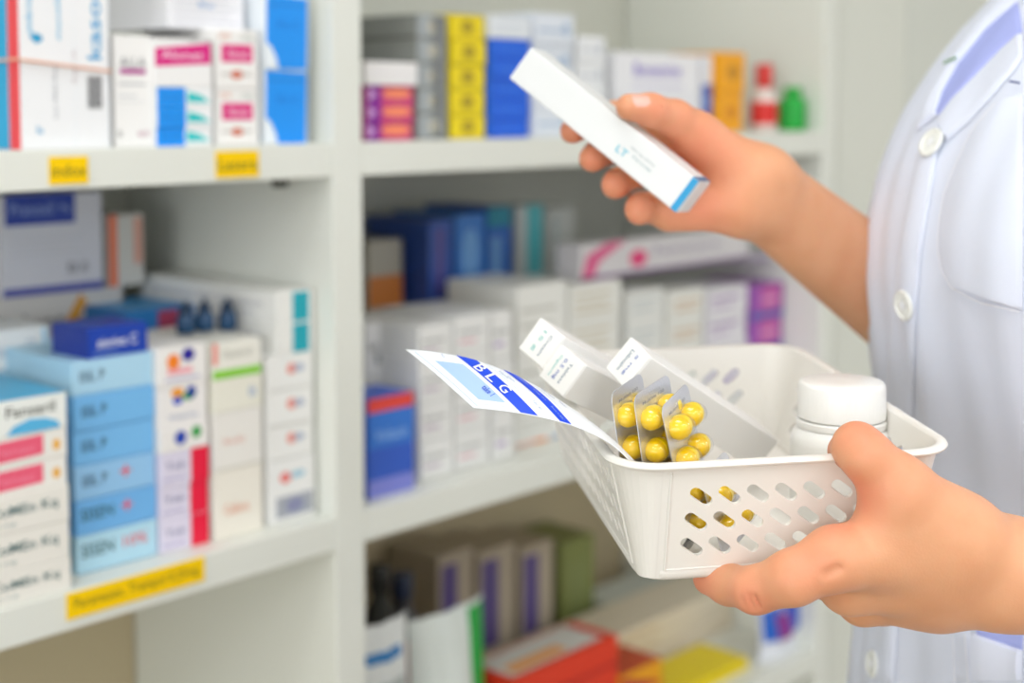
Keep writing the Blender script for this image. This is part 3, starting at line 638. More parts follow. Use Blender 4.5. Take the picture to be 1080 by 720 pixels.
if len(fl) > len(bm.faces) / 2: bmesh.ops.reverse_faces(bm, faces=list(bm.faces))
bm.to_mesh(wo.data); bm.free()
sm = wo.modifiers.new('thickness', 'SOLIDIFY'); sm.thickness = .0019; sm.offset = -1
bv = wo.modifiers.new('soft_edges', 'BEVEL'); bv.width = .0004; bv.segments = 2; bv.limit_method = 'ANGLE'; bv.angle_limit = math.radians(50)
# floor and its rounded heel
def ring(f, ins, z):
    t = BT * f + ins; pts = []
    r = R_ - t * .55 if f else R_
    x0, x1, y0, y1 = t, BW - t, t, BD - t
    for cx, cy, a0 in ((x1 - r, y0 + r, -90), (x1 - r, y1 - r, 0), (x0 + r, y1 - r, 90), (x0 + r, y0 + r, 180)):
        for i in range(9):
            a = math.radians(a0 + 90 * i / 8); pts.append(BL(cx + r * math.cos(a), cy + r * math.sin(a), z))
    return pts
fb = MB()
rg = [ring(1, -.0010, -BH + .0048), ring(1, -.0012, -BH + .0036), ring(1, -.0008, -BH + .0006), ring(1, .0008, -BH - .0014), ring(1, .004, -BH - .0022), ring(1, .03, -BH - .0022)]
fb.grid([r for r in rg], plastic, closed=True); k = len(fb.v); fb.add(rg[-1], [list(range(36))[::-1]], plastic)
fb.grid([ring(1, -.0010, -BH + .0048), ring(1, .0012, -BH + .0044), ring(1, .002, -BH + .0006), ring(1, .03, -BH + .0003)], plastic, closed=True)
fb.add(ring(1, .03, -BH + .0003), [list(range(36))], plastic)
fb.build('basket_floor', bk, smooth=45)
# rolled rim
rm = MB(); prof = []
for a in range(12):
    q = 2 * PI * a / 12; prof.append((.0031 * math.cos(q) , .0019 * math.sin(q)))
rows = []
for ox, oz in prof:
    rr = []
    t = -ox - .0012; r = R_ + ox + .0012
    for cx, cy, a0 in ((BW - R_, R_, -90), (BW - R_, BD - R_, 0), (R_, BD - R_, 90), (R_, R_, 180)):
        for i in range(9):
            a = math.radians(a0 + 90 * i / 8); rr.append(BL(cx + r * math.cos(a), cy + r * math.sin(a), oz + .0002))
    rows.append(rr)
rows.append(rows[0]); rm.grid(rows, plastic, closed=True)
rm.build('rim', bk, smooth=60, recalc=True)
# raised ribs framing the slotted panels
rb_ = MB()
for side, L in ((0, Lf), (1, Ls), (2, Lf), (3, Ls)):
    for a in (.004, L - .004):
        p0, p1 = WP(side, a, .06), WP(side, a, .93)
        out = {0: -BY, 1: BX, 2: BY, 3: -BX}[side]
        rb_.tube([p0 + out * .0001, p1 + out * .0001], .0007, plastic, 8)
    p0, p1 = WP(side, .004, .93), WP(side, L - .004, .93); rb_.tube([p0, p1], .0006, plastic, 8)
rb_.build('panel_ribs', bk, smooth=60)
# ------------------------------------------------------------------ bottle in the basket
bc = BL(.1130, .0865, -BH + .0006)
bx_, by_, _ = proj(bc)
pc = W(888, 401, .742); 
# slide the foot point in the basket plane so the cap stands where it is seen
ax = ZV
foot = pc.copy(); n_ = BZ; tdist = ((foot - BL(0, 0, -BH + .0006)).dot(n_)) / n_.dot(ZV); foot = foot - ZV * tdist; HB = tdist
pb_ = thing('pill_bottle', foot, 'white plastic pill bottle with ribbed screw cap inside the basket', 'bottle')
wpl = mat('f4f3ef', .3, var=.01, sss=.2)
rc, rbod = .0226, .0262
b = MB(); hc = .0205; hb = HB - hc - .0035
b.lathe(foot, ax, [(rbod * .9, 0), (rbod * .97, .0008), (rbod, .003), (rbod, hb - .008), (rbod * .985, hb - .005), (rbod * .94, hb - .0025), (rbod * .87, hb - .0006), (rbod * .84, hb), (rbod * .835, hb + .003)], wpl, 64)
b.build('bottle_body', pb_, smooth=40)
b = MB(); c0 = hb + .0012
b.lathe(foot, ax, [(rbod * .845, c0 - .0012), (rc * 1.02, c0 - .0008), (rc * 1.03, c0 + .0022), (rc * .99, c0 + .003)], wpl, 64); b.build('tamper_ring', pb_, smooth=40)
b = MB(); c1 = c0 + .0034
b.lathe(foot, ax, [(rc * .97, c1), (rc, c1 + .0006), (rc * .985, HB - .0028), (rc * .975, HB - .0014), (rc * .95, HB - .0005), (rc * .91, HB), (rc * .3, HB - .0003)], wpl, 144,
        wob=lambda i, k: (.00028 if (k % 3 == 0) else 0) if i in (1, 2) else 0)
b.build('screw_cap', pb_, smooth=35)
# ------------------------------------------------------------------ long cartons leaning in the basket
cw = mat('f5f4f1', .38, var=.01); ink = mat('7c8fa0', .5, var=0); ink2 = mat('8fc9c4', .5, var=0); ink3 = mat('5a72b8', .5, var=0)
def leaning(T, L, R, a, ln, label, face_text):
    e1 = (L - T); e2 = (R - T); a = a.normalized()
    e1 = e1 - a * e1.dot(a); e2 = e2 - a * e2.dot(a); l1, l2 = e1.length, e2.length
    e1.normalize(); e2 = (e2 - e1 * e2.dot(e1)).normalized()
    c = T + e1 * l1 / 2 + e2 * l2 / 2 + a * ln / 2
    o = thing('long_carton', c, label, 'medicine carton')
    b = MB(); b.box(c, e1 * (l1 / 2), e2 * (l2 / 2), a * (ln / 2), cw, .0006); b.build('carton_body', o)
    # end flap, a hair proud of the end with its seam
    b = MB(); fc = T + e1 * l1 / 2 + e2 * l2 / 2 - a * .0004
    b.box(fc, e1 * (l1 / 2 - .0005), e2 * (l2 / 2 - .0004), a * .0003, cw, .0002)
    ex, ey = e2, -e1
    for txt, off, hh, mm in face_text:
        # lettering runs along the T-L side
        put_text(b, txt, fc - a * .0004 + e2 * (off * l2), e1 if (e1.cross(e2)).dot(-a) > 0 else -e1, e2, width=l1 * .62, height=hh, m=mm, off=.0001)
    b.build('end_flap', o)
    return c, e1, e2, a, l1, l2
T = W(592, 363, .745); L = W(568.6, 397, .746); R = W(614, 390, .731)
ad = RT * .55 + FW * .75 - UP * .36
leaning(T, L, R, ad, .115, 'blank-sided white carton just behind the blue striped paper', [('0.5 mg', -.08, .0028, ink3), ('Tablets', .14, .0018, ink), ('Ogsarm', -.26, .0022, ink2)])
off = T - R
T2 = W(570.5, 334.5, .7575); L2 = T2 + (L - T); R2 = T2 + (R - T)
leaning(T2, L2, R2, ad, .115, 'white carton with faint teal end lettering, farthest left in the basket', [('15 g', -.1, .0030, ink2), ('Cream', .16, .0020, ink)])
T = W(666, 355, .735); L = W(639, 388, .737); R = W(694, 383, .722)
leaning(T, L, R, RT * .66 + FW * .60 - UP * .46, .118, 'white carton with a long cream side behind the blister packs', [('Lidocalm', -.1, .0026, ink), ('5 mg', .12, .0022, ink3)])
# ------------------------------------------------------------------ blue striped paper
def bez(P, t):
    a, b_, c, d = P; s = 1 - t
    return a * s ** 3 + b_ * 3 * s * s * t + c * 3 * s * t * t + d * t ** 3
topE = [W(427, 368, .715), W(505, 371, .700), W(580, 398, .690), W(669, 489, .676)]
botE = [W(499, 430, .672), W(575, 436, .660), W(640, 452, .655), W(665, 488, .659)]
def sheet(u, v, off=0.0):
    p, q = bez(topE, u), bez(botE, u); m_ = p.lerp(q, v)
    n = ((bez(topE, min(u + .01, 1)) - bez(topE, max(u - .01, 0))).cross(q - p)).normalized()
    if n.dot(CAM - m_) < 0: n = -n
    return m_ + n * (.0016 * math.sin(PI * v) + off), n
paper = thing('paper_slip', sheet(.5, .5)[0], 'curling white paper slip with two royal blue stripes sticking out of the basket', 'paper')
pw = mat('eef1f5', .45, var=.005)
b = MB(); rows = []
NU, NVV = 60, 24
for i in range(NU + 1):
    row = []
    for j in range(NVV + 1):
        u, v = i / NU, j / NVV
        if i == 0: u += .004 * random.random() if j % 2 else 0       # torn short edge
        row.append(sheet(u, v)[0])
    rows.append(row)
b.grid(rows, pw); po = b.build('sheet', paper, smooth=0)
so = po.modifiers.new('thickness', 'SOLIDIFY'); so.thickness = .00025; so.offset = -1
def printed(u0, v0, u1, v1, m, name, shear=0.0, nu=14, nv=14, o_=.00022):
    b = MB(); b.grid([[sheet(u0 + (u1 - u0) * i / nu + shear * (v0 + (v1 - v0) * j / nv), v0 + (v1 - v0) * j / nv, o_)[0] for i in range(nu + 1)] for j in range(nv + 1)], m)
    return b
royal = mat('1149e0', .4, var=.0); pale = mat('a9c6f2', .45, var=0); ltext = mat('9fb4e6', .5, var=0)
def stripe_text(bm_, txt, u, v, w, h, m):
    p, n = sheet(u, v, .0005); ev = (sheet(u, v + .03)[0] - sheet(u, v - .03)[0]).normalized(); eu = (ev.cross(n)).normalized()
    if eu.cross(ev).dot(n) < 0: eu = -eu
    put_text(bm_, txt, p, ev, -eu if (ev.cross(-eu)).dot(n) > 0 else eu, width=w, height=h, m=m, off=.0)
s1_ = printed(.235, .01, .325, .99, royal, 's')
for v, tx in ((.22, 'B'), (.40, 'L'), (.58, 'G')): stripe_text(s1_, tx, .283, v * 1.05, .0062, .0052, pw)
s1_.build('blue_stripe', paper, smooth=0)
s2_ = printed(.445, .01, .515, .99, royal, 's')
for v, tx in ((.2, '10 capsules'), (.52, 'Keep dry'), (.84, 'Store < 30C')): stripe_text(s2_, tx, .48, v, .011, .0012, ltext)
s2_.build('blue_stripe', paper, smooth=0)
printed(.075, .22, .205, .86, pale, 's').build('pale_blue_panel', paper, smooth=0)
tx_ = MB(); stripe_text(tx_, 'take 1', .175, .70, .008, .003, mat('3a5fd0', .5, var=0))
for u, v, t, w in ((.385, .25, 'Name', .008), (.40, .32, 'Date', .006), (.575, .3, 'After meals', .012), (.60, .5, 'Tablet', .007), (.385, .8, 'HN 40', .007), (.15, .1, 'No.', .004)): stripe_text(tx_, t, u, v, w, .0013, mat('a6b3cc', .5, var=0))
tx_.build('lettering', paper)
ln_ = MB()
for u0, u1, v0, v1 in ((.03, .034, .05, .97), (.36, .362, .05, .95), (.36, .44, .5, .504), (.545, .547, .03, .97), (.07, .34, .93, .934)):
    ln_.grid([[sheet(u0 + (u1 - u0) * i / 8, v0 + (v1 - v0) * j / 8, .0002)[0] for i in range(9)] for j in range(9)], mat('9fb9ea', .5, var=0))
ln_.build('ruled_lines', paper)
# ------------------------------------------------------------------ blister packs
foil = mat('dcdfe8', .3, metal=.75, var=.03, bump=.25, bscale=900)
capm = mat('ffe000', .35, var=.01, spec=.5, coat=.3); capd = mat('ffd200', .35, var=.01, coat=.3)
film = bpy.data.materials.new('clear_film'); film.use_nodes = True
nt = film.node_tree; nt.nodes.remove(nt.nodes['Principled BSDF'])
tr = nt.nodes.new('ShaderNodeBsdfTransparent'); gl = nt.nodes.new('ShaderNodeBsdfGlossy'); gl.inputs['Roughness'].default_value = .08
lw = nt.nodes.new('ShaderNodeLayerWeight'); lw.inputs['Blend'].default_value = .25
mx = nt.nodes.new('ShaderNodeMixShader'); mp = nt.nodes.new('ShaderNodeMath'); mp.operation = 'MULTIPLY_ADD'; mp.inputs[1].default_value = .40; mp.inputs[2].default_value = .03
nt.links.new(lw.outputs['Facing'], mp.inputs[0]); nt.links.new(mp.outputs[0], mx.inputs[0]); nt.links.new(tr.outputs[0], mx.inputs[1]); nt.links.new(gl.outputs[0], mx.inputs[2])
nt.links.new(mx.outputs[0], nt.nodes['Material Output'].inputs[0])
def blister(TL, TRt, BLt, wd, ht, label, first):
    ex = (TRt - TL).normalized(); ey = (BLt - TL); ey = (ey - ex * ey.dot(ex)).normalized(); n = ey.cross(ex).normalized()
    if n.dot(RT) < 0: n = -n
    P = lambda x, y, z=0: TL + ex * x + ey * y + n * z
    o = thing('blister_pack', P(wd / 2, ht / 2), label, 'blister pack', 'yellow capsule blister packs')
    r = .005; pts = []
    for cx, cy, a0 in ((wd - r, ht - r, 0), (r, ht - r, 90), (r, r, 180), (wd - r, r, 270)):
        for i in range(6): a = math.radians(a0 + 18 * i); pts.append((cx + r * math.cos(a), cy + r * math.sin(a)))
    b = MB(); k = len(pts)
    b.add([P(x, y, .0001) for x, y in pts] + [P(x, y, -.0003) for x, y in pts], [list(range(k)), [k + i for i in range(k)][::-1]] + [[i, k + i, k + (i + 1) % k, (i + 1) % k] for i in range(k)], foil)
    for j in range(2): put_text(b, 'Multivit 100', P(wd * .5, .006 + .004 * j, .0002), ex, -ey, width=wd * .6, height=.0016, m=mat('9aa0b0', .4, var=0), off=.0)
    b.build('foil_sheet', o, recalc=False)
    f = MB(); ncol = 2; rows = int((ht - .0035) / .0160)
    cx = [wd * .27, wd * .73]; cl, cr = .0142, .0054
    for j in range(rows):
        for i in range(2):
            c = P(cx[i], .0135 + j * .0160, .0030)
            seg = 20; prof = []
            for q in range(9): a = -PI / 2 + PI / 2 * q / 8; prof.append((cr * math.cos(a), -(cl / 2 - cr) + cr * math.sin(a)))
            p1 = prof + [(cr, .0004)]
            p2 = [(cr * 1.05, 0)] + [(cr * 1.05 * math.cos(PI / 2 * q / 8), (cl / 2 - cr) + cr * 1.05 * math.sin(PI / 2 * q / 8)) for q in range(9)]
            m = MB(); m.lathe(c, ex, [(max(r_, 1e-5), h) for r_, h in p1], capd, seg); m.lathe(c, ex, [(max(r_, 1e-5), h) for r_, h in p2], capm, seg)
            m.build('capsule', o, smooth=50)
            # clear dome over the capsule
            L2, R2 = cl / 2 + .0008, cr + .0008
            rows_ = []
            for s_ in range(7):
                t = s_ / 6 * PI / 2; k_ = math.cos(t); row = []
                for q in range(24):
                    a = 2 * PI * q / 24; ca, sa = math.cos(a), math.sin(a)
                    x = (L2 - R2) * (1 if ca > 0 else -1) * (1 if abs(ca) > 1e-6 else 0) + R2 * k_ * ca if s_ < 6 else (L2 - R2) * ca
                    row.append(c - n * .0028 + ex * x + ey * (R2 * k_ * sa) + n * (.0100 * math.sin(t) ** .8))
                rows_.append(row)
            f.grid(rows_, film, closed=True); f.add(rows_[-1], [list(range(24))], film)
    f.build('clear_film', o, smooth=60)
    return o
blister(W(668, 418, .664), W(709, 391, .696), W(706, 570, .688), .036, .068, 'middle one of the three tall yellow capsule blister packs', 0)
blister(W(644, 415, .668), W(678, 391, .700), W(682, 560, .692), .036, .067, 'leftmost yellow capsule blister pack, closest to the blue striped paper', 0)
blister(W(697, 430, .664), W(726, 401, .698), W(745, 580, .690), .037, .068, 'third yellow capsule blister pack from the left, showing four bright capsules', 0)
blister(W(738, 502, .668), W(762, 478, .692), W(796, 622, .692), .034, .042, 'rightmost and lowest blister pack, mostly sunk inside the basket', 0)
# ------------------------------------------------------------------ raised medicine box
tq = (W(561.5, 52, .835), W(535, 80, .8415), W(731, 185, .797), W(705, 219, .8035))
hT, hL, hR, hB = tq
a = ((hR - hT) + (hB - hL)).normalized(); ln = ((hR - hT).length + (hB - hL).length) / 2
e1 = hL - hT; e1 = e1 - a * e1.dot(a); l1 = e1.length * 1.03; e1.normalize()
nn = a.cross(e1).normalized()
if nn.dot(CAM - hT) < 0: nn = -nn
# turn slightly about the long axis so that the thin upper side shows
qr = Quaternion(a, math.radians(0)); 
th_ = .0235; fc = (hT + hL + hR + hB) / 4
ln += .005; fc = fc + a * .0025
HBX = dict(c=fc - nn * th_ / 2, a=a, e1=e1, n=nn, l=ln, w=l1, t=th_)
bxm = mat('e6e8e8', .38, var=.008); tealm = mat('1098cf', .4, var=0)
ho = thing('long_carton', HBX['c'], 'slim white carton with a turquoise stripe held up in the right hand of the person', 'medicine carton')
b = MB(); b.box(HBX['c'], HBX['a'] * (ln / 2), HBX['e1'] * (l1 / 2), nn * (th_ / 2), bxm, .0007)
b.build('carton_body', ho)
b = MB(); ec = HBX['c'] + a * (ln / 2)
for s_, w_ in ((1, l1), ):
    # stripe wraps the front face and the end
    p = HBX['c'] + nn * (th_ / 2 + .0002) + a * (ln / 2 - .0022)
    b.box(p, a * .0021, e1 * (l1 / 2 - .0002), nn * .00012, tealm)
    p = HBX['c'] - e1 * (l1 / 2 + .0001) + a * (ln / 2 - .0022); b.box(p, a * .0021, e1 * .0001, nn * (th_ / 2 - .0003), mat('2a6f9c', .4, var=0))
b.build('turquoise_stripe', ho)
p = HBX['c'] + nn * (th_ / 2 + .0003)
for t_, da, de, wd_, hh, mm in (('LT', .018, .0030, .0075, .0042, mat('5cc0d6', .5, var=0)), ('Paracap', .032, .0016, .014, .0020, mat('9fb4b8', .5, var=0)), ('500 mg tablets', .030, -.0020, .018, .0016, mat('a3adb0', .5, var=0))):
    b = MB(); put_text(b, t_, p + a * da - e1 * de * -1, a, -e1, width=wd_, height=hh, m=mm); b.build('lettering', ho)
b = MB(); b.box(HBX['c'] + a * (ln / 2 + .0003), a * .0003, e1 * (l1 / 2 - .0008), nn * (th_ / 2 - .0008), bxm, .0002); b.build('end_flap', ho)
# ------------------------------------------------------------------ person
def skin_material():
    m = bpy.data.materials.new('skin'); m.use_nodes = True; nt = m.node_tree; b = nt.nodes['Principled BSDF']; N = nt.nodes.new; Lk = nt.links.new
    tc = N('ShaderNodeTexCoord')
    n1 = N('ShaderNodeTexNoise'); n1.inputs['Scale'].default_value = 38; n1.inputs['Detail'].default_value = 5; Lk(tc.outputs['Object'], n1.inputs['Vector'])
    mx = N('ShaderNodeMix'); mx.data_type = 'RGBA'; mx.inputs[6].default_value = (*lin('d9966c'), 1); mx.inputs[7].default_value = (*lin('ecb48c'), 1); Lk(n1.outputs['Fac'], mx.inputs[0])
    at = N('ShaderNodeAttribute'); at.attribute_name = 'flush'
    n2 = N('ShaderNodeTexNoise'); n2.inputs['Scale'].default_value = 90; Lk(tc.outputs['Object'], n2.inputs['Vector'])
    ml = N('ShaderNodeMath'); ml.operation = 'MULTIPLY'; Lk(at.outputs['Fac'], ml.inputs[0]); 
    mr = N('ShaderNodeMapRange'); mr.inputs[3].default_value = .6; mr.inputs[4].default_value = 1.1; Lk(n2.outputs['Fac'], mr.inputs[0]); Lk(mr.outputs[0], ml.inputs[1])
    m2 = N('ShaderNodeMix'); m2.data_type = 'RGBA'; m2.inputs[7].default_value = (*lin('e97f66'), 1); Lk(ml.outputs[0], m2.inputs[0]); Lk(mx.outputs[2], m2.inputs[6])
    Lk(m2.outputs[2], b.inputs['Base Color'])
    b.inputs['Roughness'].default_value = .48; b.inputs['Specular IOR Level'].default_value = .4
    b.inputs['Subsurface Weight'].default_value = .25; b.inputs['Subsurface Radius'].default_value = (1, .35, .18); b.inputs['Subsurface Scale'].default_value = .006
    v = N('ShaderNodeTexVoronoi'); v.inputs['Scale'].default_value = 900; Lk(tc.outputs['Object'], v.inputs['Vector'])
    n3 = N('ShaderNodeTexNoise'); n3.inputs['Scale'].default_value = 260; n3.inputs['Detail'].default_value = 4; Lk(tc.outputs['Object'], n3.inputs['Vector'])
    ad = N('ShaderNodeMath'); ad.operation = 'ADD'; Lk(v.outputs['Distance'], ad.inputs[0]); Lk(n3.outputs['Fac'], ad.inputs[1])
    bp = N('ShaderNodeBump'); bp.inputs['Strength'].default_value = .12; bp.inputs['Distance'].default_value = .0004; Lk(ad.outputs[0], bp.inputs['Height']); Lk(bp.outputs['Normal'], b.inputs['Normal'])
    return m
skin = skin_material()
FV = Vector((-.945, -.33, 0)).normalized()          # the way the person faces
SV = Vector((.33, -.945, 0)).normalized()           # towards the person's left
TC = Vector((.327, .836, 0))
# ---- left hand under and around the basket, left forearm
wR = .0188
elbL = Vector((.452, .612, H0 - .235))
def LB(x, y, dz): return BL(x, y, -BH - .0022 + dz)
left = dict(kp=.014, kf=.0075, palm=[
    (W(1055, 594, .668), W(1055, 614, .670), .0180, .0178),
    (W(1055, 594, .668), W(1000, 578, .664), .0180, .0180), (W(1055, 614, .670), W(985, 619, .676), .0175, .0160),
    (W(1055, 594, .668), elbL + UP * .008, .0178, .034), (W(1055, 614, .670), elbL - UP * .008, .0174, .034),
    (W(1000, 570, .660), W(940, 548, .652), .0180, .0135),            # first web muscle
    (W(1000, 582, .663), W(882, 588, .646), .0175, .0140),            # index metacarpal
    (W(985, 608, .670), W(896, 617, .668), .0180, .0130),
    (W(985, 622, .682), W(910, 632, .692), .0165, .0115), (W(990, 622, .690), W(930, 634, .712), .0150, .0105),
    (W(1010, 560, .660), W(948, 516, .650), .0170, .0148)],           # thumb metacarpal
  fingers=[
    [(W(948, 516, .650), .0146), (W(915, 482, .6475), .0116), (W(904, 471, .6530), .0108), (W(893, 476, .6690), .0090)],
    [(W(880, 590, .645), .0130), (W(836, 609, .644), .0122), (W(797, 622, .6555), .0104), (W(768, 616, .673), .0092), (W(748, 610, .682), .0078)],
    [(W(896, 617, .668), .0120), (LB(.104, .046, -.0115), .0100), (LB(.080, .050, -.0100), .0088), (LB(.062, .054, -.0085), .0076)],
    [(W(910, 632, .692), .0110), (LB(.110, .072, -.0105), .0095), (LB(.086, .078, -.0095), .0084), (LB(.068, .084, -.0080), .0072)],
    [(W(930, 634, .712), .0100), (LB(.120, .096, -.0090), .0082), (LB(.102, .103, -.0080), .0072), (LB(.088, .109, -.0070), .0063)]],
  cuts=[(W(781, 629, .6465), W(787, 642, .6480), .0009, .0014), (W(789, 627, .6450), W(795, 643, .6465), .0010, .0014), (W(797, 628, .6442), W(802, 642, .6455), .0008, .0014), (W(912, 452, .6385), W(928, 466, .6365), .0007, .0014),
        (W(872, 606, .6305), W(884, 600, .6300), .0018, .0030), (W(893, 648, .653), W(862, 640, .653), .0010, .003),
        (W(905, 528, .634), W(893, 541, .634), .0010, .003), (W(1034, 552, .6495), W(1020, 566, .6460), .0007, .002), (W(1046, 548, .6505), W(1038, 560, .6475), .0005, .002)])
Vl, Fl = sdf_mesh(left, .00125)
# ---- right hand holding the raised carton, right forearm
elbR = W(1000, 358, 1.005)
right = dict(kp=.013, kf=.0075, palm=[
    (W(806, 190, .862), W(794, 214, .862), .0180, .0180),
    (W(806, 190, .862), elbR + UP * .010, .0180, .029), (W(794, 214, .862), elbR - UP * .014 , .0178, .029),
    (W(790, 188, .862), W(712, 138, .872), .0160, .0115), (W(790, 196, .864), W(712, 160, .876), .0160, .0115),
    (W(785, 205, .864), W(716, 182, .876), .0160, .0112), (W(780, 214, .862), W(724, 206, .872), .0165, .0112),
    (W(772, 216, .850), W(706, 224, .850), .0155, .0118),              # heel of the hand
    (W(785, 182, .852), W(734, 143, .844), .0165, .0140)],             # ball of the thumb
  fingers=[
    [(W(738, 146, .846), .0132), (W(712, 125, .833), .0108), (W(686, 116, .820), .0094), (W(664, 113, .812), .0079)],
    [(W(712, 138, .872), .0105), (W(650, 122, .880), .0090), (W(617, 131, .868), .0080), (W(604, 138, .850), .0076)],
    [(W(712, 160, .876), .0105), (W(655, 155, .884), .0090), (W(630, 163, .868), .0082), (W(625, 167, .845), .0082)],
    [(W(716, 182, .876), .0102), (W(674, 182, .882), .0090), (W(652, 192, .866), .0084), (W(649, 195, .843), .0085)],
    [(W(724, 206, .870), .0102), (W(694, 216, .874), .0090), (W(676, 219, .860), .0088), (W(675, 221, .838), .0092)]],
  cuts=[(W(742, 176, .829), W(770, 200, .832), .0010, .003), (W(696, 102, .815), W(697, 118, .811), .0006, .0012), (W(776, 160, .838), W(790, 190, .840), .0007, .003)])
Vr, Fr = sdf_mesh(right, .0017)
# ---- rest of the body (inside the coat)
def TP(f, s, z): return TC + FV * f + SV * s + ZV * z
shL, shR = TP(-.09, .125, H0 + .01), TP(-.12, -.095, H0 - .005)
body = dict(kp=.03, palm=[
    (TP(-.06, 0, 1.16), TP(-.06, 0, 1.05), .080, .080), (TP(-.06, 0, 1.05), TP(-.06, 0, .9), .080, .085), (TP(-.07, .05, 1.22), TP(-.07, -.04, 1.22), .070, .070),
    (TP(-.06, .05, .9), TP(-.06, -.05, .9), .085, .085), (TP(-.09, 0, 1.26), TP(-.11, 0, 1.46), .055, .042),
    (TP(-.10, .10, 1.30), TP(-.10, -.09, 1.30), .042, .042), (shL, elbL, .042, .034), (shR, elbR, .040, .030),
    (TP(-.05, .08, .86), TP(-.05, .085, .46), .072, .048), (TP(-.05, -.08, .86), TP(-.05, -.085, .46), .072, .048),
    (TP(-.05, .085, .46), TP(-.05, .09, .09), .048, .036), (TP(-.05, -.085, .46), TP(-.05, -.09, .09), .048, .036)])
Vb, Fb_ = sdf_mesh(body, .009)
# head: skull, jaw, nose, lips, ears as one surface
HC = TP(-.075, 0, 1.555)
def HP(f, s, z): return HC + FV * f + SV * s + ZV * z
head = dict(kp=.018, palm=[(HP(-.02, 0, .02), HP(.01, 0, .02), .078, .074), (HP(.02, 0, -.02), HP(.045, 0, -.07), .058, .030), (HP(.03, .02, -.03), HP(.03, -.02, -.03), .045, .045),
    (HP(-.01, 0, -.06), HP(-.03, 0, -.12), .045, .05), (HP(-.01, .074, -.005), HP(-.012, .076, -.03), .008, .006), (HP(-.01, -.074, -.005), HP(-.012, -.076, -.03), .008, .006)],
    fingers=[[(HP(.078, 0, .005), .005), (HP(.093, 0, -.022), .007), (HP(.086, .008, -.026), .005)], [(HP(.080, .016, -.046), .004), (HP(.084, 0, -.045), .005), (HP(.080, -.016, -.046), .004)],
             [(HP(.079, .014, -.053), .004), (HP(.082, 0, -.054), .0055), (HP(.079, -.014, -.053), .004)]],
    cuts=[(HP(.090, .030, .006), HP(.089, .032, .006), .010, .008), (HP(.090, -.030, .006), HP(.089, -.032, .006), .010, .008)])
Vh, Fh = sdf_mesh(head, .004)
parts_ = [(relax(Vl, Fl, 3), Fl), (relax(Vr, Fr, 3), Fr), (relax(Vb, Fb_, 4), Fb_), (relax(Vh, Fh, 2), Fh)]
V = np.concatenate([p for p, _ in parts_]); o_ = 0; FF = []
for p, f in parts_: FF.append(f + o_); o_ += len(p)
FF = np.concatenate(FF)
person = bpy.data.objects.new('person', None)
pbase = TP(-.02, 0, 0); person.location = pbase; COL.objects.link(person)
tag(person, 'person in a white buttoned coat holding the basket and raising a carton', 'person')
me = bpy.data.meshes.new('body'); me.from_pydata((V - np.array(pbase)).tolist(), [], FF.tolist()); me.materials.append(skin)
me.polygons.foreach_set('use_smooth', [True] * len(me.polygons))
spots = [(W(893, 471, .669), .016, .8), (W(912, 455, .645), .016, .7), (W(903, 525, .640), .014, .9), (W(880, 545, .640), .016, .7), (W(797, 628, .650), .014, .75), (W(745, 612, .682), .016, .9), (W(850, 590, .632), .02, .5),
         (W(940, 500, .64), .02, .3), (W(735, 165, .835), .030, .75), (W(735, 220, .835), .026, .7), (W(690, 115, .812), .02, .6), (W(665, 114, .812), .012, .45), (W(604, 138, .85), .014, 1), (W(625, 167, .84), .013, .9), (W(649, 195, .84), .013, .9),
         (W(673, 219, .835), .016, .8), (W(712, 130, .83), .02, .6), (HP(.084, 0, -.05), .014, 1), (HP(.06, .04, -.02), .02, .4), (HP(.06, -.04, -.02), .02, .4)]
fl_ = np.zeros(len(V))
for p, r, k in spots: fl_ = np.maximum(fl_, .78 * k * np.exp(-((V - np.array(p)) ** 2).sum(1) / (r * r)))
at = me.attributes.new('flush', 'FLOAT', 'POINT'); at.data.foreach_set('value', fl_.tolist())
bo = bpy.data.objects.new('body', me); COL.objects.link(bo); bo.parent = person
def pchild(mb, name, **k):
    return mb.build(name, person, **k)
# nails
nailm = mat('f4bcac', .25, var=.02, spec=.6, coat=.4)
bvh = BVHTree.FromPolygons([Vector(v) for v in V[:len(Vl) + len(Vr)].tolist()], np.concatenate([Fl, Fr + len(Vl)]).tolist())
def nail(tip, prev, out, w, l, back=.001, name='fingernail'):
    d = (tip - prev).normalized(); out = (out - d * out.dot(d)).normalized(); s = d.cross(out)
    rows = []
    for i in range(9):
        row = []
        for j in range(9):
            u, v = (i / 8 * 2 - 1), (j / 8 * 2 - 1)
            k = math.sqrt(max(0, 1 - .55 * u * u)) if u < 0 else math.sqrt(max(0, 1 - .75 * u ** 4))
            p0 = tip + d * (u * l / 2 - back) + s * (v * w / 2 * k)
            loc, nrm, *_ = bvh.ray_cast(p0 + out * .02, -out)
            row.append((loc if loc is not None else p0) + out * (.0003 - .00035 * (abs(v) ** 3)))
        rows.append(row)
    b = MB(); b.grid(rows, nailm); o = pchild(b, name, smooth=0); return o
nail(W(667, 114, .812), W(690, 117, .821), -FW + UP * .7 + RT * .0, .0092, .011)
nail(W(625, 167, .846), W(632, 164, .866), -RT * .9 - UP * .5 - FW * .5, .0085, .010)
nail(W(649, 195, .844), W(654, 192, .864), -RT * .9 - UP * .5 - FW * .5, .0085, .010)
nail(W(673, 219, .840), W(678, 218, .860), -RT * .8 - UP * .7 - FW * .4, .0075, .009)
nail(W(604, 138, .851), W(612, 134, .866), -RT * .8 - UP * .7 - FW * .4, .0080, .009)
nail(W(893, 471, .6680), W(904, 464, .6545), UP + RT * .2 + FW * .1, .0105, .011)
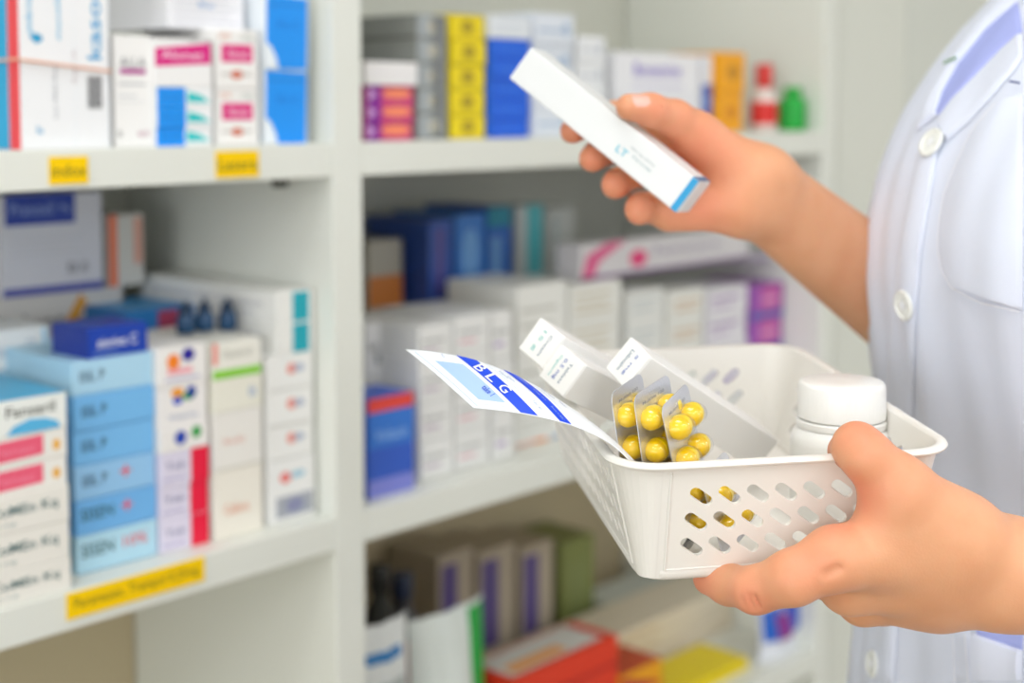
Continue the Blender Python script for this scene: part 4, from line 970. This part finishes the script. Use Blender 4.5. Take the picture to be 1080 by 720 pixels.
# face and hair
b = MB()
for s_ in (1, -1):
    e = HP(.068, s_ * .030, .004); b.lathe(e - FV * .012, FV, [(.0115 * math.sin(PI * i / 10) + 1e-5, .012 - .0115 * math.cos(PI * i / 10)) for i in range(11)], mat('f4f2ee', .2), 20)
pchild(b, 'eyes', smooth=60)
b = MB()
for s_ in (1, -1): b.lathe(HP(.0785, s_ * .030, .004), FV, [(.0055, 0), (.0055, .001), (.002, .0014)], mat('2a1c14', .2), 20)
pchild(b, 'irises')
hm = mat('1d1714', .5, var=.3, bump=.8, bscale=120)
rows = []
for i in range(25):
    row = []
    for j in range(48):
        ph = i / 24 * PI * .62; th = 2 * PI * j / 48; fr = math.cos(th)
        lim = ph * (1.0 - .34 * max(0, fr) ** .7)
        dirv = FV * (math.sin(lim) * math.cos(th)) + SV * (math.sin(lim) * math.sin(th)) + ZV * math.cos(lim)
        row.append(HP(-.010, 0, .022) + Vector(dirv) * (.089 + .0012 * math.sin(th * 24)) + FV * (-.004))
    rows.append(row)
b = MB(); b.grid(rows, hm, closed=True)
b.lathe(HP(-.10, 0, .01), -FV, [(.001, -.004), (.030, .0), (.036, .014), (.030, .03), (.001, .040)], hm, 24)
pchild(b, 'hair', smooth=60)
# trousers and shoes, out of frame
b = MB(); trm = mat('2b3040', .8)
for s_ in (1, -1):
    rows = []
    for z, r in ((.84, .092), (.70, .092), (.46, .078), (.06, .066)):
        rows.append([TP(-.05 + r * math.cos(t * PI / 12), s_ * .088 + min(r, .086) * math.sin(t * PI / 12), z) for t in range(24)])
    b.grid(rows, trm, closed=True)
pchild(b, 'trousers', smooth=60)
for s_ in (1, -1):
    b = MB(); rows = []
    for i in range(15):
        x = -.10 + .25 * i / 14; w_ = .042 * math.sin(PI * min(1, max(.03, (i + .6) / 15.2))) ** .45; h_ = .09 if i < 7 else .09 - (i - 7) * .0062
        rows.append([TP(x, s_ * .09 + w_ * math.cos(t * PI / 8), max(.001, h_ / 2 + h_ / 2 * math.sin(t * PI / 8))) for t in range(16)])
    b.grid(rows, mat('f0f0ee', .5), closed=True); b.add(rows[0], [list(range(16))], mat('f0f0ee', .5)); b.add(rows[-1], [list(range(16))], mat('f0f0ee', .5)); pchild(b, 'shoe', smooth=60)
# ------------------------------------------------------------------ white coat
def coat_material():
    m = bpy.data.materials.new('coat_cloth'); m.use_nodes = True; nt = m.node_tree; b = nt.nodes['Principled BSDF']; N = nt.nodes.new; Lk = nt.links.new
    b.inputs['Base Color'].default_value = (*lin('dfe5f5'), 1); b.inputs['Roughness'].default_value = .75; b.inputs['Sheen Weight'].default_value = .2
    tc = N('ShaderNodeTexCoord'); mp = N('ShaderNodeMapping'); mp.inputs['Rotation'].default_value = (.6, .5, .3); Lk(tc.outputs['Object'], mp.inputs[0])
    wv = N('ShaderNodeTexWave'); wv.inputs['Scale'].default_value = 420; wv.inputs['Distortion'].default_value = .6; Lk(mp.outputs[0], wv.inputs['Vector'])
    nz = N('ShaderNodeTexNoise'); nz.inputs['Scale'].default_value = 30; Lk(tc.outputs['Object'], nz.inputs['Vector'])
    bp = N('ShaderNodeBump'); bp.inputs['Strength'].default_value = .12; bp.inputs['Distance'].default_value = .0004; Lk(wv.outputs['Fac'], bp.inputs['Height'])
    b2 = N('ShaderNodeBump'); b2.inputs['Strength'].default_value = .25; b2.inputs['Distance'].default_value = .004; Lk(nz.outputs['Fac'], b2.inputs['Height']); Lk(bp.outputs[0], b2.inputs['Normal']); Lk(b2.outputs[0], b.inputs['Normal'])
    return m
cloth = coat_material()
sil = [(-60, 1100), (0, 1043), (35, 1010), (80, 975), (130, 945), (180, 925), (235, 913), (290, 911), (355, 915), (400, 920), (440, 922), (500, 917), (560, 909), (620, 903), (664, 899), (720, 893), (900, 878)]
def tgt(y):
    for (a, b), (c, d) in zip(sil, sil[1:]):
        if y <= c: return b + (d - b) * (y - a) / (c - a)
    return sil[-1][1]
def coat_ab(z):
    zz = z - H0
    pts = [(-.75, .150, .215), (-.45, .135, .195), (-.25, .118, .172), (-.10, .118, .165), (.0, .108, .160), (.05, .095, .150), (.09, .078, .125), (.13, .062, .085), (.17, .055, .066)]
    for (a, p, q), (c, r, s) in zip(pts, pts[1:]):
        if zz <= c: k = max(0, (zz - a) / (c - a)); k = k * k * (3 - 2 * k) if False else k; return p + (r - p) * k, q + (s - q) * k
    return pts[-1][1:]
NT = 220
def fold(th, z):
    zz = z - H0
    f = .0016 * math.sin(th * 17 + 3 * math.sin(zz * 9)) * (0.3 + .7 * min(1, max(0, -zz * 6))) + .0011 * math.sin(th * 31 + zz * 14)
    # soft drape under the chest pocket and beside the placket
    f += .0040 * math.exp(-((th - .62 + zz * .8) / .07) ** 2) * min(1, max(0, (-.10 - zz) * 9))
    f += .0035 * math.exp(-((th - .95 + zz * .5) / .09) ** 2) * min(1, max(0, (-.08 - zz) * 8))
    f += .0110 * math.exp(-((th - .60) / .42) ** 2 - ((zz + .085) / .07) ** 2)        # left bust
    return f
def ring_at(z, dl):
    a, b_ = coat_ab(z); out = []
    for k in range(NT):
        th = -PI + 2 * PI * k / NT
        ct, st = math.cos(th), math.sin(th); e = 2 / 2.25
        x = a * math.copysign(abs(ct) ** e, ct); y = b_ * math.copysign(abs(st) ** e, st)
        r = math.hypot(x, y); q = (r + fold(th, z)) / r
        out.append(TC + FV * (x * q + dl) + SV * (y * q) + ZV * z)
    return out
zs = []; z = H0 - .62
while z < H0 + .145: zs.append(z); z += .0055
dls = []
for z in zs:
    lo, hi = -.35, .2
    for _ in range(26):
        md = (lo + hi) / 2; P_ = [proj(p) for p in ring_at(z, md)[::2]]
        q = min(P_, key=lambda t: t[0])
        if q[0] > tgt(q[1]): lo = md
        else: hi = md
    dls.append((lo + hi) / 2)
for _ in range(3): dls = [dls[0]] + [(dls[i - 1] + dls[i] * 2 + dls[i + 1]) / 4 for i in range(1, len(dls) - 1)] + [dls[-1]]
rings = [ring_at(z, d) for z, d in zip(zs, dls)]
coat = MB(); coat.grid(rings, cloth, closed=True)
cb = BVHTree.FromPolygons(coat.v, coat.f)
# short sleeves
for sh, el, r0, r1, k in ((shL + SV * -.035 + ZV * .012, elbL, .078, .060, .82), (shR + SV * .03 + ZV * .01, elbR, .068, .046, .72)):
    s0_ = sh + (TC - sh).normalized() * 0.0 ; e_ = sh.lerp(el, k); n_ = 14; rows = []; ax_ = (e_ - s0_).normalized(); q1 = ax_.orthogonal().normalized(); q2 = ax_.cross(q1)
    for i in range(n_ + 1):
        c = s0_.lerp(e_, i / n_) ; r = r0 + (r1 - r0) * i / n_ + .0015 * math.sin(i * 1.7)
        if i == 0: r *= .6; 
        rows.append([c + (q1 * math.cos(t * PI / 18) + q2 * math.sin(t * PI / 18)) * (r + .0015 * math.sin(t * 1.3)) for t in range(36)])
    rows.append([c + (p - c) * .93 for p in rows[-1]])
    coat.grid(rows, cloth, closed=True)
co = pchild(coat, 'coat', smooth=0)
so = co.modifiers.new('thickness', 'SOLIDIFY'); so.thickness = .001; so.offset = -1
def hit(px, py):
    d = (W(px, py, 1) - CAM).normalized(); loc, n, i, _ = cb.ray_cast(CAM, d)
    if loc is None: return None, None
    if n.dot(d) > 0: n = -n
    return loc, n
def lerp_line(line, t):
    n = len(line) - 1; i = min(n - 1, int(t * n)); f = t * n - i
    return line[i][0] + (line[i + 1][0] - line[i][0]) * f, line[i][1] + (line[i + 1][1] - line[i][1]) * f
def patch(lineA, lineB, off, m, name, nu=40, nv=14, thick=.0012, puff=0.0, edge=0.0):
    """a layer of cloth lying on the coat between two lines traced along it"""
    rows = []
    for i in range(nu + 1):
        A, B = lerp_line(lineA, i / nu), lerp_line(lineB, i / nu); row = []
        for j in range(nv + 1):
            x, y = A[0] + (B[0] - A[0]) * j / nv, A[1] + (B[1] - A[1]) * j / nv
            p, n = hit(x, y)
            if p is None:
                p, n = (row[-1] if row else (rows[-1][j] if rows else Vector((0, 0, 0)))), None
                row.append(p.copy()); continue
            k = math.sin(PI * j / nv) * puff
            ed = 0.12 if (j in (0, nv) or i in (0, nu)) else 1.0
            row.append(p + n * ((off + k) * ed + .0002))
        rows.append(row)
    b = MB(); b.grid(rows, m); o = pchild(b, name, smooth=0)
    s = o.modifiers.new('thickness', 'SOLIDIFY'); s.thickness = .0004; s.offset = -1
    e = o.modifiers.new('crisp_edges', 'EDGE_SPLIT'); e.split_angle = math.radians(40)
    return o
inner = mat('aab4ee', .8, var=.03); white2 = cloth
# blue-violet lining seen in the neckline, with the two collar edges around it
patch([(1074, 2), (1040, 32), (1012, 68), (996, 98), (989, 120)], [(1079, 34), (1058, 52), (1030, 80), (1006, 104), (991, 124)], .0014, inner, 'shirt', puff=.0)
patch([(1050, 4), (1022, 36), (998, 72), (975, 112), (968, 140)], [(1078, 0), (1042, 30), (1013, 66), (996, 97), (989, 122)], .0024, cloth, 'lapel', thick=.0022, puff=.0012)
patch([(1079, 36), (1058, 54), (1030, 82), (1006, 106), (990, 128)], [(1079, 62), (1070, 76), (1046, 104), (1022, 130), (1000, 150)], .0024, cloth, 'lapel', thick=.0022, puff=.0010)
# button placket
patch([(975, 135), (965, 190), (950, 270), (940, 350), (935, 410), (930, 470), (922, 560), (914, 640), (908, 719)], [(994, 128), (985, 190), (972, 270), (966, 350), (965, 410), (962, 470), (955, 560), (949, 640), (944, 719)], .0018, cloth, 'placket', nu=90, nv=12, thick=.0018, puff=.0006)
# chest pocket
patch([(1052, 108), (1026, 140), (1010, 175), (998, 205), (993, 232), (991, 262), (995, 284), (1006, 302)], [(1079, 100), (1079, 130), (1079, 165), (1079, 200), (1079, 240), (1079, 280), (1079, 305), (1079, 327)], .0014, cloth, 'chest_pocket', nu=60, nv=24, thick=.0014, puff=.0020)
patch([(1079, 285), (1079, 300), (1079, 329)], [(1000, 262), (1002, 285), (1007, 303)], .0016, cloth, 'chest_pocket', nu=12, nv=30, thick=.0012)
# lower pocket with its hem
patch([(1009, 664), (1010, 690), (1011, 719)], [(1026, 666), (1027, 692), (1029, 719)], .0022, cloth, 'pocket_hem', nu=12, nv=8, thick=.0014)
patch([(1026, 666), (1045, 673), (1062, 679), (1079, 685)], [(1028, 719), (1045, 719), (1062, 719), (1079, 719)], .0028, cloth, 'lower_pocket', nu=24, nv=14, thick=.0016, puff=.0012)
patch([(1030, 664), (1050, 664), (1079, 664)], [(1030, 669), (1050, 676), (1079, 686)], .0010, inner, 'pocket_lining', nu=12, nv=6, thick=.0004)
thr = mat('f4f5fb', .6, var=0)
def stitches(line, off=.0032, n=60, name='stitching', r=.00035):
    b = MB()
    for i in range(n):
        p = [hit(*lerp_line(line, (i + f) / n)) for f in (.12, .5, .85)]
        if any(q[0] is None for q in p): continue
        b.tube([q[0] + q[1] * (off + (.0002 if k == 1 else 0)) for k, q in enumerate(p)], r, thr, 6)
    if b.v: pchild(b, name, smooth=0)
stitches([(1054, 110), (1028, 141), (1012, 175), (1000, 205), (995, 232), (993, 262), (997, 284), (1008, 303), (1022, 311), (1040, 319), (1078, 328)], .0026, 120)
stitches([(1011, 668), (1013, 719)], .0036, 26); stitches([(1024, 669), (1027, 719)], .0036, 26)
stitches([(955, 270), (945, 350), (940, 410), (936, 460)], .0028, 70, r=.00018)
# buttons
def button(px, py, r, label=None):
    p, n = hit(px, py); b = MB(); bm_ = mat('f1f3ee', .25, var=.01, coat=.3)
    b.lathe(p + n * .0028, n, [(r * .8, 0), (r, .0006), (r, .0016), (r * .93, .0023), (r * .78, .0024), (r * .72, .0016), (r * .01, .0015)], bm_, 40)
    e1 = n.orthogonal().normalized(); e2 = n.cross(e1)
    for i in range(4):
        c = p + n * .0044 + e1 * (r * .24 * (1 if i % 2 else -1)) + e2 * (r * .24 * (1 if i // 2 else -1)); b.lathe(c, n, [(r * .10, 0), (r * .10, .0002)], mat('c3c6c2', .5), 12)
    b.tube([p + n * .0046 - e1 * r * .24 - e2 * r * .24, p + n * .0049, p + n * .0046 + e1 * r * .24 + e2 * r * .24], .00045, thr, 6)
    b.tube([p + n * .0046 + e1 * r * .24 - e2 * r * .24, p + n * .0049, p + n * .0046 - e1 * r * .24 + e2 * r * .24], .00045, thr, 6)
    pchild(b, 'button', smooth=35)
button(987, 153, .0092); button(959, 321, .0092); button(935, 520, .0092); button(926, 700, .0085)
# embroidered mark on the collar
b = MB()
for x, y in ((1003, 71), (1007, 69), (1012, 67)):
    p, n = hit(x, y)
    if p is not None: b.lathe(p + n * .0048, n, [(.0014, 0), (.0012, .0006), (.0002, .0008)], mat('4f8f4a', .5), 10)
if b.v: pchild(b, 'collar_pin')
b = MB(); P_ = [hit(*q) for q in ((1069, 90), (1075, 91), (1079, 92))]
b.tube([p + n * .004 for p, n in P_], .0006, mat('23408c', .5), 6); pchild(b, 'pen_mark')
